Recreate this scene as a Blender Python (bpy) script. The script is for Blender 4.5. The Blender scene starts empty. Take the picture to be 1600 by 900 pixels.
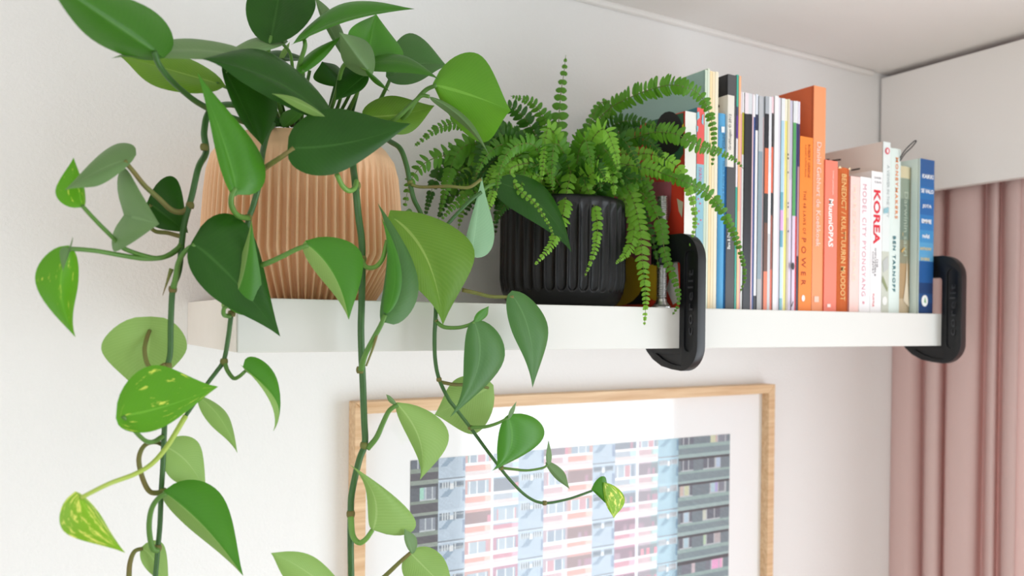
import bpy, bmesh, math, random
from mathutils import Vector, Matrix
random.seed(7)
sc = bpy.context.scene
COL = sc.collection

# ------------------------------------------------------------------ camera, light, exposure
CP = Vector((-0.1615, -1.0204, -0.0196)); YAW, PITCH, ROLL, FPX, SY = .5349, -.0052, .0102, 1276.97, 59.73
FW = Vector((math.sin(YAW)*math.cos(PITCH), math.cos(YAW)*math.cos(PITCH), math.sin(PITCH)))
_r = Vector((math.cos(YAW), -math.sin(YAW), 0)); _u = _r.cross(FW)
RT = _r*math.cos(ROLL) + _u*math.sin(ROLL); UP = -_r*math.sin(ROLL) + _u*math.cos(ROLL)
cd = bpy.data.cameras.new('camera'); cam = bpy.data.objects.new('camera', cd); COL.objects.link(cam)
cd.sensor_width = 36; cd.lens = 36*FPX/1600; cd.shift_y = SY/1600; cd.clip_start = .02
M = Matrix((RT, UP, -FW)).transposed().to_4x4(); M.translation = CP; cam.matrix_world = M
cd.dof.use_dof = True; cd.dof.focus_distance = .86; cd.dof.aperture_fstop = 5.0
sc.camera = cam

w = bpy.data.worlds.new('world'); sc.world = w; w.use_nodes = True
w.node_tree.nodes['Background'].inputs[0].default_value = (.93, .96, 1, 1)
w.node_tree.nodes['Background'].inputs[1].default_value = 1.0
def area(name, loc, rot, sx, sy, power, col):
    l = bpy.data.lights.new(name, 'AREA'); l.shape = 'RECTANGLE'; l.size = sx; l.size_y = sy; l.energy = power; l.color = col
    o = bpy.data.objects.new(name, l); COL.objects.link(o); o.location = loc; o.rotation_euler = rot; return o
# daylight in the right window opening, plus unseen fill added in the left wall
area('window_daylight', (1.43, -1.19, -.67), (0, math.pi/2, 0), 1.60, 1.80, 42, (.85, .935, 1))
area('added_fill_left', (-2.59, -1.95, -.60), (0, -math.pi/2, 0), 1.30, 1.80, 24, (.93, .975, 1))
sc.view_settings.view_transform = 'Standard'; sc.view_settings.look = 'None'
sc.view_settings.gamma = 1; sc.view_settings.use_curve_mapping = False
sc.view_settings.exposure = -0.14
sc.cycles.use_denoising = True; sc.cycles.max_bounces = 8; sc.cycles.diffuse_bounces = 7; sc.cycles.transparent_max_bounces = 8
sc.cycles.caustics_reflective = False; sc.cycles.caustics_refractive = False; sc.cycles.sample_clamp_indirect = 4

# ------------------------------------------------------------------ helpers
def ray(px, py): return FW + RT*((px-800)/FPX) - UP*((py-450-SY)/FPX)
def at(px, py, Y):
    d = ray(px, py); return CP + d*((Y-CP.y)/d.y)
def atX(px, py, X):
    d = ray(px, py); return CP + d*((X-CP.x)/d.x)
def s2l(c):
    return tuple(((v/255)/12.92 if v/255 <= .04045 else ((v/255+.055)/1.055)**2.4) for v in c[:3]) + (1,)
MATS = {}
def mat(name, rgb, rough=.5, spec=.5, noise=None, bump=None, metal=0, coat=0):
    """plain painted / printed surface; noise=(scale, rgb2), bump=(scale, strength, dist)"""
    if name in MATS: return MATS[name]
    m = bpy.data.materials.new(name); m.use_nodes = True; nt = m.node_tree; b = nt.nodes['Principled BSDF']
    b.inputs['Base Color'].default_value = s2l(rgb); b.inputs['Roughness'].default_value = rough
    b.inputs['Specular IOR Level'].default_value = spec; b.inputs['Metallic'].default_value = metal
    b.inputs['Coat Weight'].default_value = coat
    tc = nt.nodes.new('ShaderNodeTexCoord')
    if noise:
        n = nt.nodes.new('ShaderNodeTexNoise'); n.inputs['Scale'].default_value = noise[0]; n.inputs['Detail'].default_value = 4
        r = nt.nodes.new('ShaderNodeMix'); r.data_type = 'RGBA'
        r.inputs[6].default_value = s2l(rgb); r.inputs[7].default_value = s2l(noise[1])
        nt.links.new(tc.outputs['Object'], n.inputs['Vector']); nt.links.new(n.outputs[0], r.inputs[0]); nt.links.new(r.outputs[2], b.inputs['Base Color'])
    if bump:
        n = nt.nodes.new('ShaderNodeTexNoise'); n.inputs['Scale'].default_value = bump[0]; n.inputs['Detail'].default_value = 3
        bp = nt.nodes.new('ShaderNodeBump'); bp.inputs['Strength'].default_value = bump[1]; bp.inputs['Distance'].default_value = bump[2]
        nt.links.new(tc.outputs['Object'], n.inputs['Vector']); nt.links.new(n.outputs[0], bp.inputs['Height']); nt.links.new(bp.outputs[0], b.inputs['Normal'])
    MATS[name] = m; return m
def tag(o, label=None, cat=None, group=None, kind=None):
    if label: o['label'] = label
    if cat: o['category'] = cat
    if group: o['group'] = group
    if kind: o['kind'] = kind
    return o
def obj(name, me, m=None, parent=None, smooth=False):
    o = bpy.data.objects.new(name, me); COL.objects.link(o)
    if m is not None:
        for x in (m if isinstance(m, (list, tuple)) else [m]): me.materials.append(x)
    if smooth:
        for p in me.polygons: p.use_smooth = True
    if parent:
        o.parent = parent
        o.matrix_parent_inverse = Matrix.Translation(-parent.location)   # meshes are modelled in world coordinates
    return o
def empty(name, loc, label, cat, group=None):
    o = bpy.data.objects.new(name, None); COL.objects.link(o); o.location = loc; o.empty_display_size = .02
    return tag(o, label, cat, group)
def pyd(v, f, name='m'):
    me = bpy.data.meshes.new(name); me.from_pydata([tuple(x) for x in v], [], f); me.update(); return me
def from_bm(bm, name='m'):
    me = bpy.data.meshes.new(name); bm.to_mesh(me); bm.free(); return me
def bbox(bm, x0, x1, y0, y1, z0, z1):
    vs = [bm.verts.new(p) for p in ((x0,y0,z0),(x1,y0,z0),(x1,y1,z0),(x0,y1,z0),(x0,y0,z1),(x1,y0,z1),(x1,y1,z1),(x0,y1,z1))]
    fs = [bm.faces.new([vs[i] for i in q]) for q in ((0,3,2,1),(4,5,6,7),(0,1,5,4),(1,2,6,5),(2,3,7,6),(3,0,4,7))]
    return vs, fs
def box(x0, x1, y0, y1, z0, z1, bev=0, seg=2):
    bm = bmesh.new(); bbox(bm, x0, x1, y0, y1, z0, z1)
    if bev: bmesh.ops.bevel(bm, geom=bm.edges[:], offset=bev, segments=seg, profile=.5, affect='EDGES')
    return from_bm(bm)
def boxes(lst, bev=0):
    bm = bmesh.new()
    for b in lst: bbox(bm, *b)
    if bev: bmesh.ops.bevel(bm, geom=bm.edges[:], offset=bev, segments=1, affect='EDGES')
    return from_bm(bm)
def catmull(pts, n):
    P = [Vector(p) for p in pts]
    if len(P) == 2: return [P[0].lerp(P[1], i/(n*1.0)) for i in range(n+1)]
    Q = [P[0]*2-P[1]] + P + [P[-1]*2-P[-2]]; out = []
    for i in range(1, len(Q)-2):
        a, b, c, d = Q[i-1:i+3]
        for k in range(n):
            t = k/n
            out.append(.5*((2*b)+(c-a)*t+(2*a-5*b+4*c-d)*t*t+(3*b-a-3*c+d)*t**3))
    out.append(P[-1]); return out
def tube_vf(path, rad, n=8, off=0):
    """closed tube; rad is a number or a function of 0..1"""
    V, F = [], []; L = len(path); up = None
    for i, p in enumerate(path):
        t = (path[min(i+1, L-1)] - path[max(i-1, 0)]).normalized()
        if up is None: up = Vector((0,0,1)) if abs(t.z) < .8 else Vector((1,0,0))
        a = (up - t*up.dot(t)).normalized(); b = t.cross(a); up = a
        r = rad(i/(L-1)) if callable(rad) else rad
        for k in range(n):
            th = 2*math.pi*k/n; V.append(p + (a*math.cos(th)+b*math.sin(th))*r)
    for i in range(L-1):
        for k in range(n):
            F.append((off+i*n+k, off+i*n+(k+1)%n, off+(i+1)*n+(k+1)%n, off+(i+1)*n+k))
    F.append(tuple(off+k for k in range(n))[::-1]); F.append(tuple(off+(L-1)*n+k for k in range(n)))
    return V, F
def tube(path, rad, n=8): return pyd(*tube_vf(path, rad, n))
def lathe(prof, n, cx, cy, fn=None):
    """prof: (r,z) list; fn(theta, i, r) may reshape the radius"""
    V, F = [], []
    for i, (r, z) in enumerate(prof):
        for k in range(n):
            th = 2*math.pi*k/n; rr = fn(th, i, r) if fn else r
            V.append((cx+rr*math.cos(th), cy+rr*math.sin(th), z))
    for i in range(len(prof)-1):
        for k in range(n):
            F.append((i*n+k, i*n+(k+1)%n, (i+1)*n+(k+1)%n, (i+1)*n+k))
    F.append(tuple(range(n))[::-1]); F.append(tuple((len(prof)-1)*n+k for k in range(n)))
    return pyd(V, F)

# ------------------------------------------------------------------ materials
M_wall = mat('wall_paint', (241, 240, 239), .85, .2, bump=(260, .35, .002))
M_wall2 = mat('room_paint', (236, 236, 236), .9, .2)
M_ceil = mat('ceiling_paint', (242, 239, 236), .95, .1, bump=(160, .15, .001))
M_floor = mat('floor_wood', (206, 196, 184), .5, .4, noise=(6, (192, 182, 168)))
M_board = mat('pelmet_paint', (244, 241, 238), .6, .2)
M_shelf = mat('shelf_foil', (222, 221, 216), .55, .25)
M_dark = mat('dark_gap', (40, 32, 28), .9, .1)

# ------------------------------------------------------------------ room
ZC, XB, ZB = .4765, 1.2768, .2329
WX, FZ = 1.44, -1.76
def struct(name, me, m, label): return tag(obj(name, me, m), label, None, None, 'structure')
struct('wall_back', box(-2.6, WX, 0, .1, FZ, ZC+.1), M_wall, 'white textured wall behind the shelf')
struct('ceiling', box(-2.6, WX+.1, -3.2, .1, ZC, ZC+.1), M_ceil, 'pale ceiling above the shelf')
struct('floor', box(-2.6, WX+.1, -3.2, .1, FZ-.1, FZ), M_floor, 'wooden floor of the room')
struct('wall_rear', box(-2.6, WX, -3.3, -3.2, FZ, ZC), M_wall2, 'pale rear wall of the room')
def holed(x, lo, hi, a0, a1, z0, z1, axis):
    r = [(lo, a0, FZ, ZC), (a1, hi, FZ, ZC), (a0, a1, FZ, z0), (a0, a1, z1, ZC)]
    return boxes([((x, x+.1, p, q, s, t) if axis == 'x' else (p, q, x, x+.1, s, t)) for p, q, s, t in r])
struct('wall_right', holed(WX, -3.3, .1, -2.09, -.29, -1.49, .15, 'x'), M_wall2, 'right wall with the window behind the pink curtain')
struct('wall_left', holed(-2.7, -3.3, .1, -2.85, -1.05, -1.25, .05, 'x'), M_wall2, 'pale left wall of the room')
struct('window_1', boxes([(WX, WX+.05, -2.09, -.29, -1.49, -1.45), (WX, WX+.05, -2.09, -.29, .12, .15), (WX, WX+.05, -2.09, -2.05, -1.45, .12), (WX, WX+.05, -.33, -.29, -1.45, .12)]), M_shelf, 'white window frame in the right wall')
struct('added_window', boxes([(-2.68, -2.63, -2.85, -1.05, -1.25, -1.21), (-2.68, -2.63, -2.85, -1.05, .01, .05), (-2.68, -2.63, -2.85, -2.81, -1.21, .01), (-2.68, -2.63, -1.09, -1.05, -1.21, .01)]), M_shelf, 'white window frame added in the left wall around the fill light')  # unseen window added to go with the left fill lamp
# thin uneven bead of filler along the wall top
bead = catmull([Vector((x, -.003-.0015*random.random(), ZC-.004-.002*random.random())) for x in [(-2.5+i*.2) for i in range(20)]], 4)
bead = [p for p in bead if p.x < 1.27]
struct('trim_1', tube(bead, .0055, 8), M_ceil, 'thin white bead between wall and ceiling')
# pelmet board hiding the curtain rail, with gaps to ceiling and wall
struct('trim_2', box(XB, XB+.018, -3.1, -.005, ZB, .4655, .001), M_board, 'wide pale pelmet board under the ceiling')

# curtain ----------------------------------------------------------------
def fabric():
    m = bpy.data.materials.new('pink_linen'); m.use_nodes = True; nt = m.node_tree; b = nt.nodes['Principled BSDF']; N = nt.nodes.new; L = nt.links.new
    b.inputs['Base Color'].default_value = s2l((224, 198, 194)); b.inputs['Roughness'].default_value = .9; b.inputs['Specular IOR Level'].default_value = .1
    tc = N('ShaderNodeTexCoord'); wv = N('ShaderNodeTexNoise'); mp = N('ShaderNodeMapping'); mp.inputs['Scale'].default_value = (900, 900, 120)
    L(tc.outputs['Object'], mp.inputs[0]); L(mp.outputs[0], wv.inputs[0]); wv.inputs['Scale'].default_value = 1
    bp = N('ShaderNodeBump'); bp.inputs['Strength'].default_value = .15; bp.inputs['Distance'].default_value = .001; L(wv.outputs[0], bp.inputs['Height']); L(bp.outputs[0], b.inputs['Normal'])
    tr = N('ShaderNodeBsdfTranslucent'); tr.inputs[0].default_value = s2l((226, 176, 164)); mx = N('ShaderNodeMixShader'); mx.inputs[0].default_value = .16
    L(b.outputs[0], mx.inputs[1]); L(tr.outputs[0], mx.inputs[2]); L(mx.outputs[0], nt.nodes['Material Output'].inputs[0]); return m
fold = [(1380,1.352),(1388,1.345),(1398,1.323),(1420,1.318),(1436,1.335),(1443,1.358),(1446,1.330),(1449,1.303),(1462,1.304),(1471,1.325),(1475,1.352),(1478,1.325),(1482,1.300),(1505,1.297),(1526,1.312),(1538,1.350),(1541,1.330),(1545,1.305),(1554,1.308),(1559,1.336),(1562,1.340),(1566,1.315),(1572,1.299),(1588,1.303),(1596,1.335),(1600,1.352)]
prof = []
for px, X in fold:
    p = atX(px, 640, X); prof.append((p.y, X))
y = prof[-1][0]
while y > -.62:
    prof += [(y-.006, 1.32), (y-.014, 1.302), (y-.036, 1.302), (y-.048, 1.33), (y-.054, 1.355)]; y -= .06
cp = catmull([Vector((X, yy, 0)) for yy, X in prof], 4)
V, F = [], []; rows = 26
for j in range(rows+1):
    t = j/rows; z = .45 - 2.1*t
    for i, p in enumerate(cp):
        k = .75 + .25*min(1, t*3); sway = .006*math.sin(3.1*t+i*.11)*t
        V.append((1.335+(p.x-1.335)*k, p.y+sway*.6-.004*math.sin(i*.35+t*5)*t, z))
n = len(cp)
for j in range(rows):
    for i in range(n-1): F.append((j*n+i, j*n+i+1, (j+1)*n+i+1, (j+1)*n+i))
cu = empty('curtain', (1.335, -.3, -1.65), 'pleated dusty pink linen curtain hanging in the corner', 'curtain')
obj('panel', pyd(V, F), fabric(), cu, True)
obj('rail', box(1.325, 1.345, -2.3, -.01, .455, ZC-.001, .002), M_shelf, cu)

# shelf ------------------------------------------------------------------
SL, SD, ST = 1.134, .26, .05
sh = empty('floating_shelf', (SL/2, -SD/2, -ST), 'white thick floating shelf fixed to the wall', 'shelf')
obj('body', box(.0012, SL, -SD, -.0005, -ST, 0, .0012), M_shelf, sh)
obj('end_panel', box(0, .0010, -SD+.0012, -.0005, -ST+.0005, -.0005), mat('shelf_edge', (236, 228, 218), .45, .4, noise=(30, (228, 218, 208))), sh)

# ------------------------------------------------------------------ framed print
def wood():
    m = bpy.data.materials.new('oak'); m.use_nodes = True; nt = m.node_tree; b = nt.nodes['Principled BSDF']; N = nt.nodes.new; L = nt.links.new
    tc = N('ShaderNodeTexCoord'); mp = N('ShaderNodeMapping'); mp.inputs['Scale'].default_value = (3, 60, 60); n = N('ShaderNodeTexNoise'); n.inputs['Scale'].default_value = 3; n.inputs['Detail'].default_value = 5
    r = N('ShaderNodeValToRGB'); r.color_ramp.elements[0].position = .3; r.color_ramp.elements[1].position = .72
    r.color_ramp.elements[0].color = s2l((205, 163, 120)); r.color_ramp.elements[1].color = s2l((232, 200, 160))
    L(tc.outputs['Object'], mp.inputs[0]); L(mp.outputs[0], n.inputs[0]); L(n.outputs[0], r.inputs[0]); L(r.outputs[0], b.inputs['Base Color']); b.inputs['Roughness'].default_value = .45; return m
M_oak = wood()
FX0, FX1, FT, FB, FD, FWD = .198, .967, -.124, -.70, .024, .0155
fr = empty('picture_frame', ((FX0+FX1)/2, -.012, FB), 'oak framed photo print of an apartment block facade on the wall', 'picture')
def bar(pts):   # mitred bar: four front corners (x,z)
    V = [(x, -FD, z) for x, z in pts] + [(x, -.0005, z) for x, z in pts]
    bm = bmesh.new(); vs = [bm.verts.new(v) for v in V]
    for q in ((0,1,2,3),(7,6,5,4),(0,4,5,1),(1,5,6,2),(2,6,7,3),(3,7,4,0)): bm.faces.new([vs[i] for i in q])
    bmesh.ops.recalc_face_normals(bm, faces=bm.faces[:]); bmesh.ops.bevel(bm, geom=bm.edges[:], offset=.0006, segments=1, affect='EDGES'); return from_bm(bm)
a = FWD
obj('frame_bar', bar([(FX0,FT),(FX1,FT),(FX1-a,FT-a),(FX0+a,FT-a)]), M_oak, fr)
obj('frame_bar', bar([(FX0,FB),(FX1,FB),(FX1-a,FB+a),(FX0+a,FB+a)]), M_oak, fr)
obj('frame_bar', bar([(FX0,FT-.0004),(FX0,FB+.0004),(FX0+a,FB+a),(FX0+a,FT-a)]), M_oak, fr)
obj('frame_bar', bar([(FX1,FT-.0004),(FX1,FB+.0004),(FX1-a,FB+a),(FX1-a,FT-a)]), M_oak, fr)
PX0, PX1, PT, PB = at(641,800,-.009).x, at(1140,760,-.009).x, at(890,699,-.009).z, -.62
obj('mat_board', box(FX0+a-.002, FX1-a+.002, -.008, -.004, FB+a-.002, FT-a+.002), mat('mat_board', (250, 250, 250), .8, .2), fr)
# print: cells of flat ink, coloured per face
def hsh(*k):
    v = math.sin(sum((i+1)*12.9898*(x+.37) for i, x in enumerate(k)))*43758.5453; return v-math.floor(v)
cols = [(641,684,'gal'),(684,727,'wall'),(727,768,'bal'),(768,772,'post'),(772,811,'bal2'),(811,850,'wall'),(850,888,'bal3'),(888,925,'bal'),(925,960,'wall'),(960,993,'bal2'),(993,998,'post'),(998,1028,'bal3'),(1028,1060,'wallb'),(1060,1094,'galg'),(1094,1141,'galg')]
cols = [(at(a_,780,-.009).x, at(b_,780,-.009).x, t) for a_, b_, t in cols]
FLH, FL0 = .0429, -.2356
def ink(x, z):
    for ci, (a0, a1, ty) in enumerate(cols):
        if x < a1: break
    lx = (x-a0)/(a1-a0); q = (FL0-z)/FLH+20; fl = math.floor(q); t = q-fl
    j = (hsh(int(x*900), int(z*900))-.5)*14
    def c(r, g, b): return (r+j, g+j, b+j)
    h = hsh(ci, fl)
    if ty == 'post': return c(232, 236, 242)
    if ty in ('wall', 'wallb'):
        base = (178, 196, 214) if ty == 'wall' else (150, 190, 208)
        if t < .035: return c(120, 132, 148)
        if t < .10: return c(base[0]+18, base[1]+16, base[2]+14)
        if .12 < t < .34 and (.05 < lx < .42 or .56 < lx < .95):
            if (lx*11) % 1 < .14: return c(205, 212, 218)
            return c(98, 112, 128) if (t*26) % 1 < .6 else c(150, 160, 170)
        if .2 < t < .36 and .42 < lx < .56: return c(225, 228, 232)
        if .34 < t < .62 and abs(lx-.2-(.62-t)*1.1) < .13: return c(base[0]-46, base[1]-40, base[2]-34)
        if lx > .9 and .4 < t < .8: return c(base[0]-50, base[1]-48, base[2]-36)
        return c(*base)
    if ty.startswith('gal'):
        g = (92, 98, 96) if ty == 'gal' else (112, 134, 142)
        if t < .12: return c(g[0]+38, g[1]+44, g[2]+36)
        if t < .22: return c(52, 54, 62)
        if t < .64:
            if lx < .06+.3*h or lx > .62+.34*h: return c(72, 78, 88) if ty == 'gal' else c(100, 118, 128)
            s = (lx*4+h) % 1
            if s < .13 or t > .6 : return c(184, 192, 198)
            if hsh(ci, fl, int(lx*4+h)) < .3: return c(150+90*hsh(fl,ci,3), 150+60*hsh(fl,ci,int(lx*4)), 165+60*hsh(fl,ci,8))
            return c(78+50*h, 86+50*h, 100+50*h)
        if t < .76: return c(g[0]+28, g[1]+36, g[2]+26)
        return c(*g) if ty == 'galg' else c(66, 62, 70)
    tint = {'bal': (226, 160, 148), 'bal2': (178, 186, 198), 'bal3': (210, 176, 182)}[ty]
    if ty == 'bal3' and x > .7: tint = (176, 190, 186)
    if z < -.31 and ty == 'bal2' and x < .7: tint = (206, 134, 152)
    if t < .13: return c(238, 232, 232)
    if t < .2: return c(tint[0]-20, tint[1]-6, tint[2])
    if t < .58:
        s = (lx*3.2+h*.7) % 1
        if h < .42:
            k = hsh(ci, fl, int(lx*7)); 
            if k < .3 and t > .36: return c(170+70*hsh(ci,fl,5), 120+80*k, 140+70*k)
            return c(tint[0]*.55+20, tint[1]*.55+22, tint[2]*.55+30)
        if lx < .1 or lx > .9: return c(tint[0]*.8+20, tint[1]*.8+24, tint[2]*.8+30)
        if s < .14: return c(230, 233, 238)
        k = hsh(ci, fl, int(lx*3.2+h*.7))
        if k < .2: return c(214, 190, 150) if k < .06 else c(140, 180, 172) if k < .12 else c(206, 150, 160)
        return c(120+60*k, 134+60*k, 156+50*k)
    if t < .68: return c(240, 236, 236)
    if t < .86: return c(*tint) if lx < .75 else c(tint[0]+16, tint[1]+40, tint[2]+40)
    return c(226, 212, 212)
nx, nz = 300, 206; V, F, C = [], [], []
for j_ in range(nz+1):
    for i in range(nx+1): V.append((PX0+(PX1-PX0)*i/nx, -.0086, PT+(PB-PT)*j_/nz))
for j_ in range(nz):
    for i in range(nx):
        b0 = j_*(nx+1)+i; F.append((b0, b0+nx+1, b0+nx+2, b0+1)); C.append(ink(PX0+(PX1-PX0)*(i+.5)/nx, PT+(PB-PT)*(j_+.5)/nz))
me = pyd(V, F); ca = me.color_attributes.new('ink', 'FLOAT_COLOR', 'CORNER')
buf = []
for cc in C:
    l = s2l([max(0, min(255, v*.86+34)) for v in cc]); buf += list(l)*4
ca.data.foreach_set('color', buf)
mi = bpy.data.materials.new('photo_print'); mi.use_nodes = True; nt = mi.node_tree
at_ = nt.nodes.new('ShaderNodeAttribute'); at_.attribute_name = 'ink'; nt.links.new(at_.outputs['Color'], nt.nodes['Principled BSDF'].inputs['Base Color']); nt.nodes['Principled BSDF'].inputs['Roughness'].default_value = .6
tag(obj('photo_print', me, mi, fr), 'photograph of a crowded apartment facade in pale blue and pink')
mg = bpy.data.materials.new('picture_glass'); mg.use_nodes = True; nt = mg.node_tree; N = nt.nodes.new
tr = N('ShaderNodeBsdfTransparent'); gl = N('ShaderNodeBsdfGlossy'); gl.inputs['Roughness'].default_value = .06; ge = N('ShaderNodeNewGeometry'); dt_ = N('ShaderNodeVectorMath'); dt_.operation = 'DOT_PRODUCT'
nt.links.new(ge.outputs['Normal'], dt_.inputs[0]); nt.links.new(ge.outputs['Incoming'], dt_.inputs[1])
def mth(op, x, y_):                                          # Schlick reflectance, the same from both sides of the pane
    q = N('ShaderNodeMath'); q.operation = op
    for k_, v_ in ((0, x), (1, y_)):
        if isinstance(v_, (int, float)): q.inputs[k_].default_value = v_
        else: nt.links.new(v_, q.inputs[k_])
    return q.outputs[0]
fz = mth('ADD', .065, mth('MULTIPLY', .935, mth('POWER', mth('SUBTRACT', 1.0, mth('ABSOLUTE', dt_.outputs['Value'], 0)), 5)))
mx = N('ShaderNodeMixShader')
nt.links.new(fz, mx.inputs[0]); nt.links.new(tr.outputs[0], mx.inputs[1]); nt.links.new(gl.outputs[0], mx.inputs[2]); nt.links.new(mx.outputs[0], nt.nodes['Material Output'].inputs[0])
zz = -.0125
obj('glass_pane', pyd([(FX0+a-.001,zz,FB+a-.001),(FX1-a+.001,zz,FB+a-.001),(FX1-a+.001,zz,FT-a+.001),(FX0+a-.001,zz,FT-a+.001)], [(0,1,2,3)]), mg, fr)

# ------------------------------------------------------------------ planters
PCX, PCY = .099, -.131
M_peach = mat('peach_print', (234, 190, 150), .55, .35, noise=(14, (228, 183, 143)), bump=(900, .08, .0004))
prof = []
key = [(.0765,0),(.079,.003),(.1075,.048),(.1080,.052),(.1065,.085),(.1045,.115),(.102,.138),(.0975,.154),(.089,.166),(.083,.1715)]
for i in range(len(key)-1):
    st = 8 if key[i+1][1]-key[i][1] > .02 else 4
    for k in range(st):
        t = k/st; prof.append((key[i][0]+(key[i+1][0]-key[i][0])*t, key[i][1]+(key[i+1][1]-key[i][1])*t))
prof.append(key[-1]); prof += [(.080, .1715), (.078, .165), (.078, .150)]
def rib(th, i, r):
    z = prof[i][1]
    if i >= len(prof)-3: return r
    dep = .0085 if z < .095 else .0085*max(0, (.152-z)/.057)**.8
    g = abs(((th*72/(2*math.pi)) % 1)-.5)*2                 # 1 on the ridge, 0 in the valley
    q = max(0, min(1, (g-.42)/.46)); return r - dep*(1-q*q*(3-2*q))
pot = empty('ribbed_planter', (PCX, PCY, 0), 'peach ribbed planter with faceted base under the trailing pothos', 'planter')
obj('body', lathe(prof, 72*12, PCX, PCY, rib), M_peach, pot, True)
M_soil = mat('soil', (48, 38, 30), .95, .1, noise=(60, (30, 24, 20)), bump=(80, 1, .006))
obj('soil', lathe([(.0782, .140), (.0782, .150), (.05, .153), (.01, .155)], 40, PCX, PCY), M_soil, pot, True)

BCX, BCY, BR = .4415, -.131, .0825
M_black = mat('black_planter', (19, 19, 21), .42, .4, bump=(700, .06, .0003))
bp_ = [(.062,0),(.066,.001),(.0715,.005),(.0762,.0115),(.0793,.0195),(.0812,.029)]
bp_ += [(.0822, .030+.0055*i) for i in range(1, 18)] + [(.0822,.1285),(.0815,.1335),(.0795,.1365),(.077,.1375),(.075,.1365),(.0745,.12),(.0745,.11)]
def flute(th, i, r):
    z = bp_[i][1]
    if i > len(bp_)-7: return r
    if z > .126 or z < .02: return r
    g = abs(((th*36/(2*math.pi)) % 1)-.5)*2                # 0 in the groove centre
    half = .88*math.sqrt(max(0, 1-max(0, 1-(z-.0195)/.0075)**2))   # round lower end
    if g >= half or half <= 0: return r
    return r - .0046*math.sqrt(1-(g/half)**2)*min(1, (.128-z)/.006)
bz = []                                                     # refine rows where the flutes end
for i in range(len(bp_)-1):
    st = 9 if .018 < bp_[i][1] < .03 else 3 if .011 < bp_[i][1] < .04 else 1
    for k in range(st):
        t = k/st; bz.append((bp_[i][0]+(bp_[i+1][0]-bp_[i][0])*t, bp_[i][1]+(bp_[i+1][1]-bp_[i][1])*t))
bp_ = bz + [bp_[-1]]
bpot = empty('fluted_planter', (BCX, BCY, 0), 'matt black fluted planter with rounded base holding the fern', 'planter')
obj('body', lathe(bp_, 36*20, BCX, BCY, flute), M_black, bpot, True)
obj('soil', lathe([(.0744, .105), (.0744, .118), (.05, .121), (.01, .122)], 40, BCX, BCY), M_soil, bpot, True)

# ------------------------------------------------------------------ lettering
DG = bpy.context.evaluated_depsgraph_get
def text_mesh(s, bold=0, space=1.0, shear=0):
    cu_ = bpy.data.curves.new('t', 'FONT'); cu_.body = s; cu_.resolution_u = 2; cu_.offset = bold; cu_.space_character = space; cu_.shear = shear; cu_.align_x = 'CENTER'
    o = bpy.data.objects.new('t', cu_); COL.objects.link(o); dg = DG(); dg.update()
    me = bpy.data.meshes.new_from_object(o.evaluated_get(dg)); bpy.data.objects.remove(o); bpy.data.curves.remove(cu_); return me
def letters(s, m, parent, c, ax, ay, length, height, bold=0, space=1.0, shear=0, name='lettering', lift=.0003, depth=0):
    """flat print centred at c, filling length along ax and height along ay"""
    me = text_mesh(s, bold, space, shear); xs = [v.co.x for v in me.vertices]; ys = [v.co.y for v in me.vertices]
    if not xs: return
    x0, x1, y0, y1 = min(xs), max(xs), min(ys), max(ys); ax, ay = Vector(ax), Vector(ay); nn = ax.cross(ay)
    for v in me.vertices:
        v.co = Vector(c) + ax*((v.co.x-(x0+x1)/2)/(x1-x0)*length) + ay*((v.co.y-(y0+y1)/2)/(y1-y0)*height) + nn*lift
    if depth:
        bm = bmesh.new(); bm.from_mesh(me); g = bmesh.ops.extrude_face_region(bm, geom=bm.faces[:])
        bmesh.ops.translate(bm, verts=[e for e in g['geom'] if isinstance(e, bmesh.types.BMVert)], vec=nn*depth); bm.to_mesh(me); bm.free()
    return obj(name, me, m, parent)
DOWN = ((0,0,-1), (1,0,0)); UPW = ((0,0,1), (-1,0,0)); FLAT = ((1,0,0), (0,0,1))

# ------------------------------------------------------------------ clamps
M_iron = mat('black_iron', (17, 18, 21), .36, .4, bump=(350, .12, .0004))
M_steel = mat('steel', (190, 190, 188), .28, .5, metal=1)
def arc(cy, cz, r, a0, a1, n=7): return [(cy+r*math.cos(math.radians(a0+(a1-a0)*i/n)), cz+r*math.sin(math.radians(a0+(a1-a0)*i/n))) for i in range(n+1)]
def prism(pts, x0, x1, bev=0):
    bm = bmesh.new(); k = len(pts)
    A = [bm.verts.new((x0, y_, z_)) for y_, z_ in pts]; B = [bm.verts.new((x1, y_, z_)) for y_, z_ in pts]
    bm.faces.new(A); bm.faces.new(B[::-1])
    for i in range(k): bm.faces.new((A[i], B[i], B[(i+1) % k], A[(i+1) % k]))
    bmesh.ops.recalc_face_normals(bm, faces=bm.faces[:])
    if bev:
        es = [e for e in bm.edges if abs(e.verts[0].co.x-e.verts[1].co.x) < 1e-6]
        bmesh.ops.bevel(bm, geom=es, offset=bev, segments=2, profile=.5, affect='EDGES')
    return from_bm(bm)
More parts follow.
